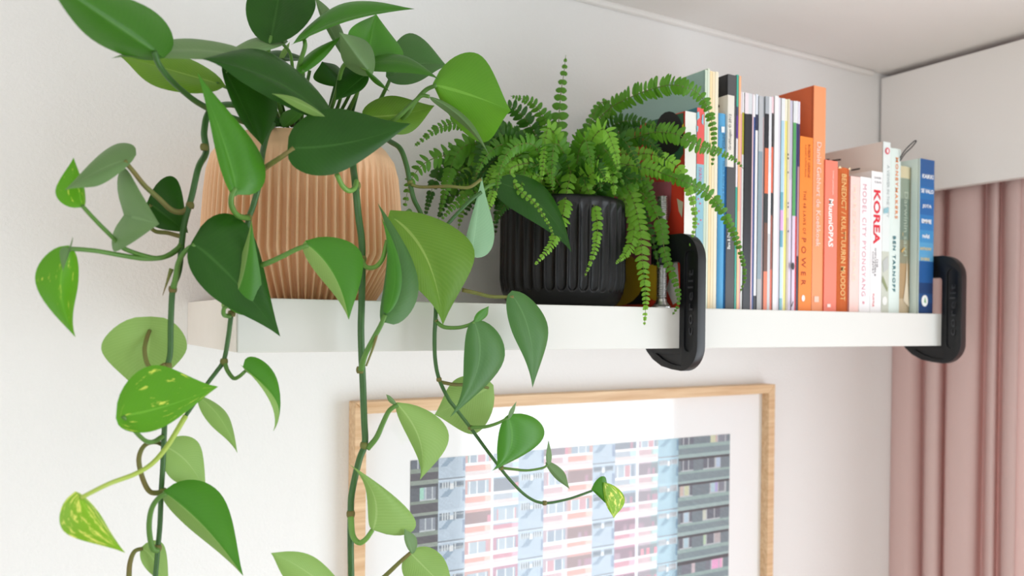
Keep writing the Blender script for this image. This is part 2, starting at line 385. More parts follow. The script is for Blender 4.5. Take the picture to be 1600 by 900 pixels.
def clamp(X, label):
    c = empty('g_clamp', (X+.010, -.28, -.079), label, 'clamp', 'clamps gripping the shelf')
    T = .013
    # outline in the y-z plane: front column, top arm towards the wall, lower jaw under the shelf
    out = [(-.2605,-.0502),(-.2605,.050)] + arc(-.2555,.052,.005,180,90,3) + [(-.232,.057),(-.206,.056),(-.206,.092),(-.250,.0915)] + arc(-.258,.0575,.034,95,178,8) + [(-.2920,-.030)] + arc(-.260,-.046,.032,182,262,8) + [(-.247,-.0765),(-.228,-.0735),(-.211,-.0655),(-.200,-.0565),(-.195,-.0502)]
    fm = prism(out, X, X+T)
    o = obj('frame', fm, M_iron, c)
    cut1 = arc(-.2765,.062,.0080,0,180,8) + arc(-.2765,-.046,.0080,180,360,8)
    cut2 = [(-.2625,-.0575),(-.216,-.0575),(-.232,-.0655),(-.250,-.0705),(-.264,-.0715)]
    for ct in (cut1, cut2):
        cm = bpy.data.objects.new('cut', prism(ct, X-.01, X+.0035)); COL.objects.link(cm)
        md = o.modifiers.new('b', 'BOOLEAN'); md.object = cm; md.operation = 'DIFFERENCE'; md.solver = 'EXACT'
        dg = DG(); dg.update(); nm = bpy.data.meshes.new_from_object(o.evaluated_get(dg)); o.modifiers.clear(); o.data = nm; bpy.data.objects.remove(cm)
    md = o.modifiers.new('bevel', 'BEVEL'); md.width = .0022; md.segments = 3; md.limit_method = 'ANGLE'; md.angle_limit = math.radians(50); md.use_clamp_overlap = True
    dg = DG(); dg.update(); nm = bpy.data.meshes.new_from_object(o.evaluated_get(dg)); o.modifiers.clear(); o.data = nm
    o.data.shade_smooth() if hasattr(o.data, 'shade_smooth') else None
    o.data.set_sharp_from_angle(angle=math.radians(40))
    letters('corelit', mat('highlight_iron', (58, 58, 62), .35, .5), c, (X+.0035, -.2765, .006), (0,0,1), (0,1,0), .080, .0092, .0, 1.15, name='embossed_lettering', depth=.0010)  # lighter iron puts highlights on the raised letters into their colour
    # threaded spindle through the arm
    sy, sx, pr = -.2195, X+T/2, []
    z = .0135
    while z < .142:
        pr += [(.0055, z), (.0070, z+.0008), (.0070, z+.0013), (.0055, z+.0021)]; z += .0024
    obj('spindle', lathe([(.0045, .008), (.0050, .0134)] + pr, 20, sx, sy), M_steel, c, False)
    obj('swivel_foot', lathe([(.0125, .0), (.0125, .002), (.0095, .0045), (.0070, .0085), (.0064, .012), (.0045, .0135)], 24, sx, sy), M_steel, c, False)
    obj('boss', lathe([(.0105, .0545), (.0115, .058), (.0115, .090), (.0105, .0935)], 24, sx, sy), M_iron, c, True)
    return c
clamp(.528, 'black iron G-clamp with steel spindle gripping the shelf beside the fern')
clamp(1.072, 'black iron G-clamp at the right end of the shelf beside the blue book')

# ------------------------------------------------------------------ books
M_page = mat('book_paper', (238, 230, 214), .9, .1, noise=(200, (226, 216, 198)))
def cm(rgb, rough=.45): return mat('ink_%d_%d_%d' % tuple(rgb), rgb, rough, .4)
def book(name, label, cat, x0, x1, zt, side, bands, yf=-.24, dep=.17, hard=True, group=None, rnd=0, rough=.45):
    """side: colour of the covers; bands: [(z_low_fraction, rgb), ...] of the printed spine from the bottom up (one entry = plain)"""
    yb = min(-.004, yf+dep); t = x1-x0; x0 += .00025; x1 -= .00025
    e = empty(name, ((x0+x1)/2, (yf+yb)/2, 0), label, cat, group)
    bt = min(.0024, t*.2) if hard else min(.0005, t*.12)
    bm = bmesh.new(); mats = [cm(side, rough)]
    for b in bands:
        k = cm(b[1], rough)
        if k not in mats: mats.append(k)
    n0 = 0
    def addbox(*q, mi=0):
        vs, fs = bbox(bm, *q)
        for f in fs: f.material_index = mi
    addbox(x0, x0+bt, yf+bt, yb, .0004, zt); addbox(x1-bt, x1, yf+bt, yb, .0004, zt)
    # spine shell: gently rounded, split where the print changes
    zs = [b[0]*zt for b in bands] + [zt]; zs[0] = .0004
    nseg = 6 if t > .006 else 2
    for bi, b in enumerate(bands):
        mi = mats.index(cm(b[1], rough)); rows = []
        for z in (zs[bi], zs[bi+1]):
            rows.append([bm.verts.new((x0+t_*(x1-x0)/nseg, yf + rnd*(2*t_/nseg-1)**2 + (bt if 0 else 0), z)) for t_ in range(nseg+1)])
            rows.append([bm.verts.new((x0+t_*(x1-x0)/nseg, yf + bt+.0006 + rnd, z)) for t_ in range(nseg+1)])
        for k in range(nseg):
            for q in ((rows[0][k], rows[0][k+1], rows[2][k+1], rows[2][k]), (rows[2][k], rows[2][k+1], rows[3][k+1], rows[3][k]), (rows[0][k+1], rows[0][k], rows[1][k], rows[1][k+1])):
                f = bm.faces.new(q); f.material_index = mi
        for k in (0, nseg):
            f = bm.faces.new((rows[0][k], rows[2][k], rows[3][k], rows[1][k])); f.material_index = mi if not hard else 0
    bmesh.ops.recalc_face_normals(bm, faces=bm.faces[:])
    obj('cover', from_bm(bm), mats, e)
    lip = .003 if hard else .0003
    obj('pages', box(x0+bt, x1-bt, yf+bt+.0008+rnd, yb-lip, .0006+lip*.6, zt-lip), M_page, e)
    return e
def bx(px, Y=-.24, py=320): return at(px, py, Y).x
def top(px, py, Y=-.24): return at(px, py, Y).z
def sx(l, r, Y=-.24): return bx(l, Y), bx(r, Y)
def zpx(px, py, Y=-.24): return at(px, py, Y).z
def spine_text(e, s, rgb, px, y0, y1, hpx, Y=-.24, way=DOWN, **k):
    c0, c1 = at(px, y0, Y), at(px, y1, Y); sc_ = (at(px+hpx, y0, Y)-c0).x
    c = (c0+c1)/2; xm = bx(px, Y)
    letters(s, cm(rgb, .5), e, (xm, Y-.0002, c.z), way[0], way[1], abs(c0.z-c1.z), sc_, **k)
def spine_flat(e, s, rgb, px, py, wpx, hpx, Y=-.24, **k):
    c = at(px, py, Y); letters(s, cm(rgb, .5), e, (bx(px, Y), Y-.0002, c.z), FLAT[0], FLAT[1], (at(px+wpx, py, Y)-c).x, c.z-at(px, py+hpx, Y).z, **k)
def patch(e, pts, rgb, plane, name='print', lift=.0004):
    """flat printed shape on a cover; plane=('x', X) or ('y', Y), pts in pixels"""
    V = [(atX(px, py, plane[1]) if plane[0] == 'x' else at(px, py, plane[1])) for px, py in pts]
    for v in V:
        if plane[0] == 'x': v.x = plane[1]-lift
        else: v.y = plane[1]-lift
    o = obj(name, pyd(V, [tuple(range(len(V)))]), cm(rgb, .4), e); return o
def ell(cx, cy, rx, ry, n=20, a0=0, a1=360): return [(cx+rx*math.cos(math.radians(a0+(a1-a0)*i/n)), cy+ry*math.sin(math.radians(a0+(a1-a0)*i/n))) for i in range(n)]

# red illustrated book: its printed front cover faces the fern
x0, x1 = sx(1069, 1087)
b = book('illustrated_book', 'red illustrated hardcover with white spine between the fern and tall books', 'book', x0, x1, top(1070, 173), (214, 62, 40), [(0, (240, 238, 232))], dep=.19)
XR = x0+.0002
patch(b, [(1068,176),(1068,240),(1050,270),(1030,262),(1008,205),(1012,190)], (42, 92, 62), ('x', XR), lift=.0002)
patch(b, ell(1046, 208, 22, 34), (24, 20, 20), ('x', XR), lift=.0004)
patch(b, [(1066,196),(1069,193),(1069,206),(1067,204)], (226, 200, 40), ('x', XR), lift=.0005)
patch(b, [(970,200),(1000,190),(1000,200),(975,212)], (36, 44, 84), ('x', XR), lift=.0004)
patch(b, [(962,285),(1050,284),(1048,330),(1038,368),(1020,420),(962,408)], (176, 92, 104), ('x', XR), lift=.0003)
patch(b, [(962,312),(1010,318),(1012,336),(962,332)], (52, 74, 120), ('x', XR), lift=.0005)
patch(b, [(950,400),(985,402),(1018,420),(1010,476),(950,476)], (30, 26, 26), ('x', XR), lift=.0004)
patch(b, ell(966, 436, 40, 42), (196, 160, 36), ('x', XR), lift=.0006)
patch(b, ell(1025, 440, 16, 30), (206, 166, 40), ('x', XR), lift=.0005)
patch(b, [(1042,452),(1058,392),(1063,470),(1052,476)], (214, 208, 200), ('x', XR), lift=.0006)
patch(b, [(1058,310),(1068,316),(1066,340),(1061,330)], (196, 188, 160), ('x', XR), lift=.0005)
# coral and teal patterned book
x0, x1 = sx(1087.2, 1099)
b = book('patterned_book', 'slim teal book with coral blot pattern on its spine beside the white spine', 'book', x0, x1, top(1090, 168), (72, 128, 144), [(0, (150, 196, 212)), (.72, (236, 96, 92))], dep=.19, yf=-.2405)
for q in ([(1089,176),(1092,174),(1093,184),(1089,188)], [(1097,180),(1099,178),(1099,196),(1096,192)], [(1088.6,196),(1091,198),(1090,206),(1088.6,206)]): patch(b, q, (140, 204, 222), ('y', -.2408))
for cx, cy in ((1091,311),(1094,318),(1092,330),(1095,344),(1091,350)): patch(b, ell(cx, cy, 1.1, 1.4, 8), (226, 110, 140), ('y', -.2408))
spine_text(b, 'IVAN', (214, 120, 160), 1093.5, 262, 282, 5, -.2408)
# big sage book and slim pale volumes
x0, x1 = sx(1099.2, 1103.6)
b = book('art_book', 'tall sage green hardcover with its wide plain cover facing the fern', 'book', x0, x1, top(1098, 108), (152, 180, 172), [(0, (206, 220, 200))], dep=.215)
pale = [(1103.6,1107,106,(226,232,212),'pale green slim volume next to the tall sage green book'), (1107,1111,110,(250,222,176),'slim cream volume second after the sage green book'), (1111,1115.4,111,(244,226,190),'slim cream volume between two others near the sage book'), (1115.4,1120.6,111,(240,230,206),'slim ivory volume just left of the bright blue book')]
for l, r, tp, c, lab in pale: book('slim_volume', lab, 'book', *sx(l, r), top(l, tp), c, [(0, c)], hard=False, dep=.2, group='pale slim volumes')
# blue paperback
x0, x1 = sx(1121, 1135)
b = book('blue_paperback', 'bright blue book with small white square on its spine beside cream volumes', 'book', x0, x1, top(1128, 177), (52, 116, 168), [(0, (86, 164, 212))], dep=.17, rnd=.003, hard=False)
patch(b, [(1127,198),(1132,198),(1132,207),(1127,207)], (236, 240, 240), ('y', -.2404))
spine_text(b, 'IHMISIÄ', (40, 74, 100), 1130, 209, 233, 5, -.2404); spine_text(b, 'Henrik Nord ja muut', (46, 84, 112), 1129.5, 252, 318, 3.4, -.2404)
# dark grey bar guide with pale half jacket
x0, x1 = sx(1135, 1148.6)
zt = top(1140, 116); zb, za = zpx(1140, 261)/zt, zpx(1140, 149)/zt
b = book('bar_guide', 'tall charcoal bar guide with a pale paper band around its spine', 'book', x0, x1, zt, (44, 44, 48), [(0, (82, 82, 84))], dep=.2)
obj('paper_band', boxes([(x0-.0004, x0+.011, -.2412, -.2402, zb*zt, za*zt), (x0-.0008, x0-.0002, -.2412, -.09, zb*zt, za*zt)]), cm((232, 226, 216)), b)
patch(b, ell(1123, 166, 1.6, 2.5, 8), (50, 46, 44), ('x', x0-.001))
spine_text(b, 'Grafthagen © 2012', (70, 70, 66), 1139.5, 178, 234, 5, -.2415, UPW)
spine_text(b, 'Bars & Drinks', (240, 240, 236), 1139, 355, 389, 4.4, -.2404, UPW, bold=.012)
# magazines
P = (235, 222, 228); W = (240, 238, 240); LV = (206, 200, 216); K = (44, 44, 50); GY = (172, 176, 182); OR = (226, 118, 82); BR = (112, 78, 66)
def fz_(px, y, tp): return zpx(px, y)/top(px, tp)
mags = [
 (1148.8,1152,116,(70,170,150),[(482,(70,170,150)),(292,(230,224,228)),(216,(104,72,150)),(180,(72,82,110)),(166,(72,176,152))],'thin teal and purple spined booklet right of the charcoal bar guide'),
 (1152,1155.6,118,(250,180,130),[(482,(252,196,154)),(330,(250,184,140))],'thin apricot spined booklet, tall, left of the magazines'),
 (1155.6,1158.6,142,W,[(482,(236,170,170)),(177,P)],'salmon pink spined magazine with pale top, first of the magazines'),
 (1158.6,1161.6,143,W,[(482,(226,228,226)),(241,(186,178,62)),(175,W)],'olive yellow over white spined magazine left of two black ones'),
 (1161.6,1167.6,144,K,[(482,K),(177,P)],'thick black spined magazine, left one of the black pair'),
 (1167.6,1174,145,K,[(482,(40,40,46)),(177,(214,216,220))],'thick black spined magazine, right one of the black pair'),
 (1174,1176.2,146,P,[(482,(232,196,206)),(182,P)],'very thin pink spined magazine right of the black pair'),
 (1176.2,1179.6,147,W,[(482,(60,84,138)),(182,W)],'navy blue spined magazine with white top'),
 (1179.6,1183.6,146,W,[(482,K),(462,W),(203,(52,58,86)),(178,(222,226,236))],'white spined magazine with navy block near its top'),
 (1183.6,1190.4,149,GY,[(482,(176,176,176)),(436,(140,156,166)),(236,(186,188,192))],'thick blue grey spined magazine, plain'),
 (1190.4,1193.4,150,P,[(482,(210,180,182)),(182,GY)],'thin dusty pink spined magazine beside the blue grey one'),
 (1193.4,1199.4,150,GY,[(482,(230,130,98)),(424,BR),(348,(60,64,64)),(302,OR),(231,K),(177,GY)],'black and orange spined magazine, wider of the two'),
 (1199.4,1204.2,150,W,[(482,(206,206,208)),(365,W),(270,(226,226,230))],'light grey spined magazine between the two orange and black ones'),
 (1204.2,1208,150,P,[(482,(226,112,88)),(421,(160,92,80)),(336,K),(301,(228,110,84)),(229,(66,60,62)),(176,(240,206,212))],'orange and black spined magazine, narrower of the two'),
 (1208,1214.6,149,W,[(482,W)],'thick plain white spined magazine in the middle of the row'),
 (1214.6,1218.4,152,LV,[(482,(216,210,220))],'pale lavender spined magazine right of the white one'),
 (1218.4,1223,153,W,[(482,(128,182,192)),(466,(196,220,230)),(386,(110,168,190)),(360,(220,170,216)),(328,(110,176,196)),(300,(176,212,230)),(188,(232,234,236))],'light blue spined magazine with a magenta patch'),
 (1223,1225.6,153,W,[(482,W)],'thin white spined magazine left of the yellow one'),
 (1225.6,1229.4,154,W,[(482,(238,226,128)),(188,(244,238,214))],'yellow spined magazine with cream top'),
 (1229.4,1233,154,(216,206,186),[(482,(200,186,170)),(340,(222,212,184))],'beige spined magazine with tiny black marks'),
 (1233,1237.8,156,LV,[(482,(220,206,226)),(280,(202,196,214))],'lilac spined magazine left of the green one'),
 (1237.8,1242.6,157,W,[(482,(222,206,226)),(337,(90,166,98)),(191,(226,228,230))],'green over lilac spined magazine'),
 (1242.6,1245.6,157,W,[(482,(206,56,64)),(338,(72,62,120)),(192,W)],'red and purple spined magazine near the orange books'),
 (1245.6,1248.8,158,W,[(482,(58,52,66)),(400,(180,140,150)),(260,(64,60,100)),(193,(230,222,236))],'dark violet spined magazine touching the orange power book'),
]
for l, r, tp, side, bands, lab in mags:
    zt = top(l, tp); bb = [((0 if y >= 482 else zpx(l, y)/zt), c) for y, c in bands]
    e = book('magazine', lab, 'magazine', *sx(l, r), zt, side, bb, yf=-.24+random.uniform(-.0012, .0012), dep=.2, hard=False, group='magazines on the shelf', rough=.35)
    Yp = -.2424
    if 'beige' in lab:
        for yy in (240, 246, 268, 316, 322, 360): patch(e, [(1230.4,yy),(1232,yy),(1232,yy+3),(1230.4,yy+3)], (50,46,44), ('y', Yp))
    if 'green over' in lab:
        patch(e, ell(1238.6, 416, 2.4, 6, 12), K, ('y', Yp)); patch(e, [(1235.5,478),(1239,470),(1239.6,472),(1236.4,480)], K, ('y', Yp))
# orange books and the rest of the row
x0, x1 = sx(1249, 1269.4)
b = book('power_book', 'thick bright orange book reading POWER right of the magazines', 'book', x0, x1, top(1260, 214), (244, 130, 46), [(0, (250, 140, 52))], dep=.155, hard=False)
R_ = (170, 58, 30)
spine_text(b, 'ROBERT GREENE', R_, 1263, 226, 278, 3.4); spine_text(b, 'A JOOST ELFFERS BOOK', R_, 1257.6, 226, 277, 2.4)
spine_text(b, 'THE 48 LAWS OF', R_, 1257, 298, 366, 4.4, space=1.25); spine_text(b, 'POWER', R_, 1256.4, 372, 446, 7, space=1.7)
patch(b, ell(1254.8, 466, 2.5, 5), (250, 246, 240), ('y', -.2404))
x0, x1 = sx(1269.6, 1288.6, -.238)
b = book('photo_book', 'tall orange hardcover with pale lettering, tallest of the orange books', 'book', x0, x1, top(1280, 135, -.238), (206, 98, 54), [(0, (244, 158, 108))], yf=-.238, dep=.2)  # cover darker than the spine: shade on its left side put into the colour
spine_text(b, 'Daniel Gebhart de Koekkoek', (246, 214, 200), 1278.5, 222, 386, 7, -.2382, bold=.01); patch(b, [(1272,463),(1279,463),(1279,472),(1272,472)], (244, 206, 186), ('y', -.2384))
x0, x1 = sx(1288.8, 1308.4)
b = book('guide_book', 'coral red book with white script title between two orange ones', 'book', x0, x1, top(1300, 251), (214, 100, 82), [(0, (244, 134, 112))], dep=.14, hard=True)
spine_text(b, 'TOVE JANSSON', (255, 226, 214), 1300.5, 266, 304, 3.2); spine_text(b, 'MuumiOPAS', (255, 248, 244), 1298.2, 311, 386, 7.5, bold=.025); patch(b, [(1292,475),(1297.5,475),(1297.5,480),(1292,480)], (255, 232, 224), ('y', -.2404))
x0, x1 = sx(1308.6, 1328.4)
b = book('cloth_book', 'burnt orange cloth bound book with gold lettering and worn top', 'book', x0, x1, top(1320, 262), (196, 96, 44), [(0, (206, 102, 48))], dep=.14, rnd=.004, rough=.8)
spine_text(b, 'BENEDICT / KULTTUURIN MUODOT', (240, 196, 128), 1318, 272, 470, 7.5, bold=.008)
for q in ([(1309.5,263),(1312,259),(1315,263)], [(1325,264),(1328,261),(1328.4,266)]): patch(b, q, (246, 226, 180), ('y', -.241))
x0, x1 = sx(1328.6, 1343.6)
b = book('pink_book', 'pale blush pink book with plain spine and pink page marker', 'book', x0, x1, top(1336, 276), (244, 178, 172), [(0, (252, 214, 206))], dep=.14, hard=False)
spine_text(b, 'MARGARET MEAD', (250, 226, 206), 1335, 290, 440, 5)
obj('page_marker', box(x0+.001, x0+.006, -.232, -.226, .19, top(1330, 270)), cm((232, 92, 140)), b)
x0, x1 = sx(1343.8, 1361)
b = book('city_guide', 'white book with pale pink city title beside the red KOREA title', 'book', x0, x1, top(1353, 277), (236, 232, 232), [(0, (247, 245, 246))], dep=.14, hard=False)
spine_text(b, 'MODEL CITY PYONGYANG', (222, 158, 170), 1350.5, 288, 463, 6.2, space=1.15); patch(b, ell(1349, 473, 1.6, 2.2, 10), (222, 150, 164), ('y', -.2404))
x0, x1 = sx(1361.2, 1378.6)
b = book('country_book', 'white book with large red KOREA lettering on its spine', 'book', x0, x1, top(1370, 268), (238, 236, 234), [(0, (249, 247, 247))], dep=.14, hard=False)
spine_flat(b, 'DANIEL', (110, 110, 116), 1371, 278, 11, 3); spine_flat(b, 'TUDOR', (110, 110, 116), 1371, 285, 11, 3)
spine_text(b, 'KOREA', (226, 44, 62), 1370, 297, 382, 10.5, bold=.03)
spine_text(b, 'THE', (80, 80, 86), 1371.6, 404, 418, 2.4); spine_text(b, 'IMPOSSIBLE', (80, 80, 86), 1368.4, 388, 432, 2.8); spine_text(b, 'COUNTRY', (80, 80, 86), 1364.6, 393, 428, 2.8)
spine_text(b, 'TUTTLE', (226, 44, 62), 1366, 458, 479, 2.6, bold=.02)
x0, x1 = sx(1378.8, 1390.4)
b = book('white_paperback', 'tall white paperback with small red ring emblem and grey lettering', 'book', x0, x1, top(1386, 222), (232, 224, 216), [(0, (206, 210, 196)), (.36, (232, 238, 236))], dep=.19, hard=False)
patch(b, ell(1386.4, 236, 3.4, 5.2), (226, 60, 84), ('y', -.2404)); patch(b, ell(1386.4, 236, 1.9, 3.4), (250, 226, 228), ('y', -.2404), lift=.0007)
spine_text(b, 'A VIEWER IN THE CITY', (170, 182, 182), 1387, 258, 340, 4); patch(b, [(1380.5,326),(1388,324),(1388,332),(1380.5,334)], (150, 196, 206), ('y', -.2404))
for q, c in (([(1378,440),(1386,456),(1387,450),(1379,430)],(150,160,120)), (ell(1382,470,4,7,12),(240,240,236)), ([(1379,408),(1387,400),(1388,420),(1380,426)],(196,200,196))): patch(b, q, c, ('y', -.2403), lift=.0003)
for q in ([(1300,250),(1314,248),(1314,250.6),(1300,252.4)], [(1330,265),(1344,262.4),(1344,264.6),(1330,267)], [(1291,249),(1296,248),(1296,250),(1291,251)]): patch(b, q, (60, 58, 56), ('x', x0+.0003))
x0, x1 = sx(1390.6, 1408.6)
b = book('mint_book', 'pale mint hardcover with orange and teal capitals and black ribbon loop', 'book', x0, x1, top(1400, 232), (226, 234, 228), [(0, (226, 238, 232))], dep=.15, rnd=.002)
spine_text(b, 'MONEYMAKERS', (232, 148, 96), 1400.4, 246, 342, 4.4, bold=.03, space=1.35); spine_text(b, 'BEN TARNOFF', (52, 118, 128), 1398, 369, 456, 4.4, bold=.03, space=1.3)
zt = top(1408, 243)
loop = [atX(px, py, x1-.004) for px, py in ((1399,262),(1404,250),(1413,236),(1424,225),(1431,220),(1432,222),(1424,231),(1414,240),(1404,254),(1400,264))]
for i, p in enumerate(loop): p.x += .004*abs(i-4.5)/4.5 - .002
obj('ribbon_loop', tube(catmull(loop, 5), .0009, 6), cm((52, 52, 54)), b, True)
Yv = -.236
x0, x1 = bx(1408.8, -.24)+.0004, bx(1437, -.25)-.0006
b = book('landscape_book', 'old paperback with mossy green to tan landscape spine beside blue book', 'book', x0, x1, top(1420, 261, Yv), (150, 150, 128), [(0, (196, 176, 144)), (.1, (178, 148, 108)), (.34, (142, 140, 116)), (.5, (120, 136, 122)), (.78, (146, 158, 140)), (.92, (214, 202, 166))], yf=Yv, dep=.15, hard=False, rnd=.002)
spine_text(b, 'Darwinin saari', (186, 196, 178), 1415.5, 300, 400, 6, Yv)
for q, c in (([(1408,392),(1413,386),(1414,389),(1409,395)],(206,170,100)), ([(1410,362),(1411,366),(1410,370)],(210,180,120)), ([(1411,470),(1415,440),(1417,400),(1418,440),(1420,480)],(222,206,180))): patch(b, q, c, ('y', Yv-.0004))
YB = -.25
x0, x1 = bx(1437, YB), bx(1459.5, YB)
BL = (34, 96, 162)
b = book('blue_novel', 'deep blue novel with white and yellow lettering, last book on the right', 'book', x0, x1, top(1448, 249, YB), (214, 230, 224), [(0, (26, 62, 112)), (.07, (32, 78, 132)), (.13, (26, 60, 108)), (.20, (32, 88, 150)), (.34, (96, 164, 206)), (.38, (84, 160, 206)), (.46, (58, 142, 198)), (.54, (42, 122, 186)), (.64, (34, 102, 168)), (.74, (32, 112, 176)), (.82, (34, 100, 164)), (.9, (38, 88, 148))], yf=YB, dep=.15, hard=True)
for s, yy, wd, c in (('KAIKKI', 276, 17, 0), ('SE VALO', 299, 19, 0), ('JOTA', 323, 14, 0), ('EMME', 346, 15, 0), ('NÄE', 369, 11, 0), ('ANTHONY', 389, 18, 1), ('DOERR', 405, 14, 1)):
    spine_flat(b, s, ((246, 248, 250), (226, 206, 150))[c], 1449-(yy-270)*.018, yy, wd, 6.5 if not c else 4.6, YB, bold=.03)
patch(b, ell(1444.5, 470, 5, 9), (244, 244, 240), ('y', YB-.0004)); patch(b, [(1443,472),(1445,464),(1446.5,474)], (120, 170, 120), ('y', YB-.0004), lift=.0008)

# ------------------------------------------------------------------ leaves
def leaf_mat(name, c1, c2, rough=.38, rib=None, trans=.22, yellow=None, ythr=.62, tcol=None, spec=.35, vs=.03, rs=.25):
    m = bpy.data.materials.new(name); m.use_nodes = True; nt = m.node_tree; b = nt.nodes['Principled BSDF']; N = nt.nodes.new; L = nt.links.new
    uv = N('ShaderNodeUVMap'); uv.uv_map = 'UVMap'; sp = N('ShaderNodeSeparateXYZ'); L(uv.outputs[0], sp.inputs[0])
    tc = N('ShaderNodeTexCoord'); ns = N('ShaderNodeTexNoise'); ns.inputs['Scale'].default_value = 22; ns.inputs['Detail'].default_value = 3; L(tc.outputs['Object'], ns.inputs['Vector'])
    def mix(f, a, b_):
        x = N('ShaderNodeMix'); x.data_type = 'RGBA'
        for k, s_ in ((0, f), (6, a), (7, b_)):
            if isinstance(s_, (int, float)): x.inputs[k].default_value = s_
            elif isinstance(s_, tuple): x.inputs[k].default_value = s_
            else: L(s_, x.inputs[k])
        return x.outputs[2]
    def math_(op, a, b_=None):
        x = N('ShaderNodeMath'); x.operation = op
        for k, s_ in ((0, a), (1, b_)):
            if s_ is None: continue
            if isinstance(s_, (int, float)): x.inputs[k].default_value = s_
            else: L(s_, x.inputs[k])
        return x.outputs[0]
    col = mix(ns.outputs[0], s2l(c1), s2l(c2))
    av = math_('ABSOLUTE', math_('SUBTRACT', sp.outputs[1], .5))
    # side veins sweep forward from the midrib
    ph = math_('ADD', math_('MULTIPLY', math_('SUBTRACT', sp.outputs[0], math_('MULTIPLY', av, .55)), 70), math_('MULTIPLY', ns.outputs[0], 5))
    vein = math_('POWER', math_('ABSOLUTE', math_('SINE', ph)), 3)
    col = mix(math_('MULTIPLY', vein, vs), col, s2l(rib or tuple(min(255, v+40) for v in c2)))
    rb = math_('LESS_THAN', av, math_('MULTIPLY', math_('SUBTRACT', 1.05, sp.outputs[0]), .022))
    col = mix(math_('MULTIPLY', rb, rs), col, s2l(rib or tuple(min(255, v+45) for v in c2)))
    if yellow:
        mp = N('ShaderNodeMapping'); mp.inputs['Scale'].default_value = (5, 11, 1); mp.inputs['Rotation'].default_value = (0, 0, .3); L(uv.outputs[0], mp.inputs[0])
        oi = N('ShaderNodeObjectInfo'); ad = N('ShaderNodeVectorMath'); ad.operation = 'ADD'; sc2 = math_('MULTIPLY', oi.outputs['Random'], 40)
        cb = N('ShaderNodeCombineXYZ'); L(sc2, cb.inputs[0]); L(sc2, cb.inputs[1]); L(mp.outputs[0], ad.inputs[0]); L(cb.outputs[0], ad.inputs[1])
        n2 = N('ShaderNodeTexNoise'); n2.inputs['Scale'].default_value = 1; n2.inputs['Detail'].default_value = 5; n2.inputs['Roughness'].default_value = .62; L(ad.outputs[0], n2.inputs['Vector'])
        rp = N('ShaderNodeValToRGB'); rp.color_ramp.elements[0].position = ythr; rp.color_ramp.elements[1].position = ythr+.07; L(n2.outputs[0], rp.inputs[0])
        col = mix(rp.outputs[0], col, s2l(yellow))
    L(col, b.inputs['Base Color']); b.inputs['Roughness'].default_value = rough; b.inputs['Specular IOR Level'].default_value = spec
    bp = N('ShaderNodeBump'); bp.inputs['Strength'].default_value = .3; bp.inputs['Distance'].default_value = .004; hgt = math_('ADD', math_('MULTIPLY', vein, vs*.8), ns.outputs[0]); L(hgt, bp.inputs['Height']); L(bp.outputs[0], b.inputs['Normal'])
    tr = N('ShaderNodeBsdfTranslucent'); tr.inputs[0].default_value = s2l(tcol or tuple(min(255, int(v*1.25+20)) for v in c2)); mx = N('ShaderNodeMixShader'); mx.inputs[0].default_value = trans
    L(b.outputs[0], mx.inputs[1]); L(tr.outputs[0], mx.inputs[2]); L(mx.outputs[0], nt.nodes['Material Output'].inputs[0]); return m
YL = (222, 226, 96)
LM = {
 'dark': leaf_mat('leaf_dark', (22, 62, 8), (38, 86, 16), rough=.4, spec=.25, trans=.16),
 'mid': leaf_mat('leaf_mid', (44, 96, 16), (62, 118, 26), rough=.4),
 'bright': leaf_mat('leaf_bright', (76, 134, 26), (96, 152, 36), trans=.28, yellow=YL, ythr=.70, vs=.05, rs=.5),
 'fresh': leaf_mat('leaf_fresh', (46, 108, 16), (68, 130, 26), trans=.22, rough=.38),
 'grey': leaf_mat('leaf_grey', (86, 118, 70), (106, 138, 86), rough=.5, trans=.18, vs=.05),
 'under': leaf_mat('leaf_under', (108, 146, 68), (130, 164, 86), rough=.55, trans=.3, rib=(170, 194, 128), vs=.10, rs=.5),
 'olive': leaf_mat('leaf_olive', (76, 122, 24), (98, 140, 34), rough=.45, trans=.28, rib=(160, 186, 96), vs=.08, rs=.55),
 'teal': leaf_mat('leaf_teal', (46, 92, 36), (72, 116, 54), rough=.42, trans=.16),
 'mint': leaf_mat('leaf_mint', (118, 164, 124), (138, 178, 140), rough=.5, trans=.2, vs=.06),
 'varieg': leaf_mat('leaf_variegated', (70, 136, 16), (88, 150, 24), trans=.25, yellow=YL, ythr=.605, rs=.4),
 'yellow': leaf_mat('leaf_yellow', (106, 158, 24), (128, 174, 36), trans=.3, yellow=(240, 230, 120), ythr=.52),
}
M_vine = mat('vine_skin', (48, 86, 40), .42, .4, noise=(90, (66, 108, 50)))
M_vine2 = mat('vine_young', (112, 156, 66), .45, .4, noise=(70, (96, 142, 58)))
M_pet = mat('petiole_skin', (96, 138, 58), .45, .4, noise=(60, (74, 118, 46)))
M_petd = mat('petiole_dark', (58, 104, 40), .45, .4, noise=(60, (48, 88, 36)))
M_bark = mat('dry_sheath', (124, 86, 58), .6, .3, noise=(55, (98, 128, 58)))
M_ypet = mat('petiole_yellow', (168, 190, 84), .45, .4)
def wprof(u):
    p = max(0.0, min(1.0, u))**.62; s_ = math.sin(math.pi*p)
    return max(0, s_)**(.72 if p < .5 else 1.12)
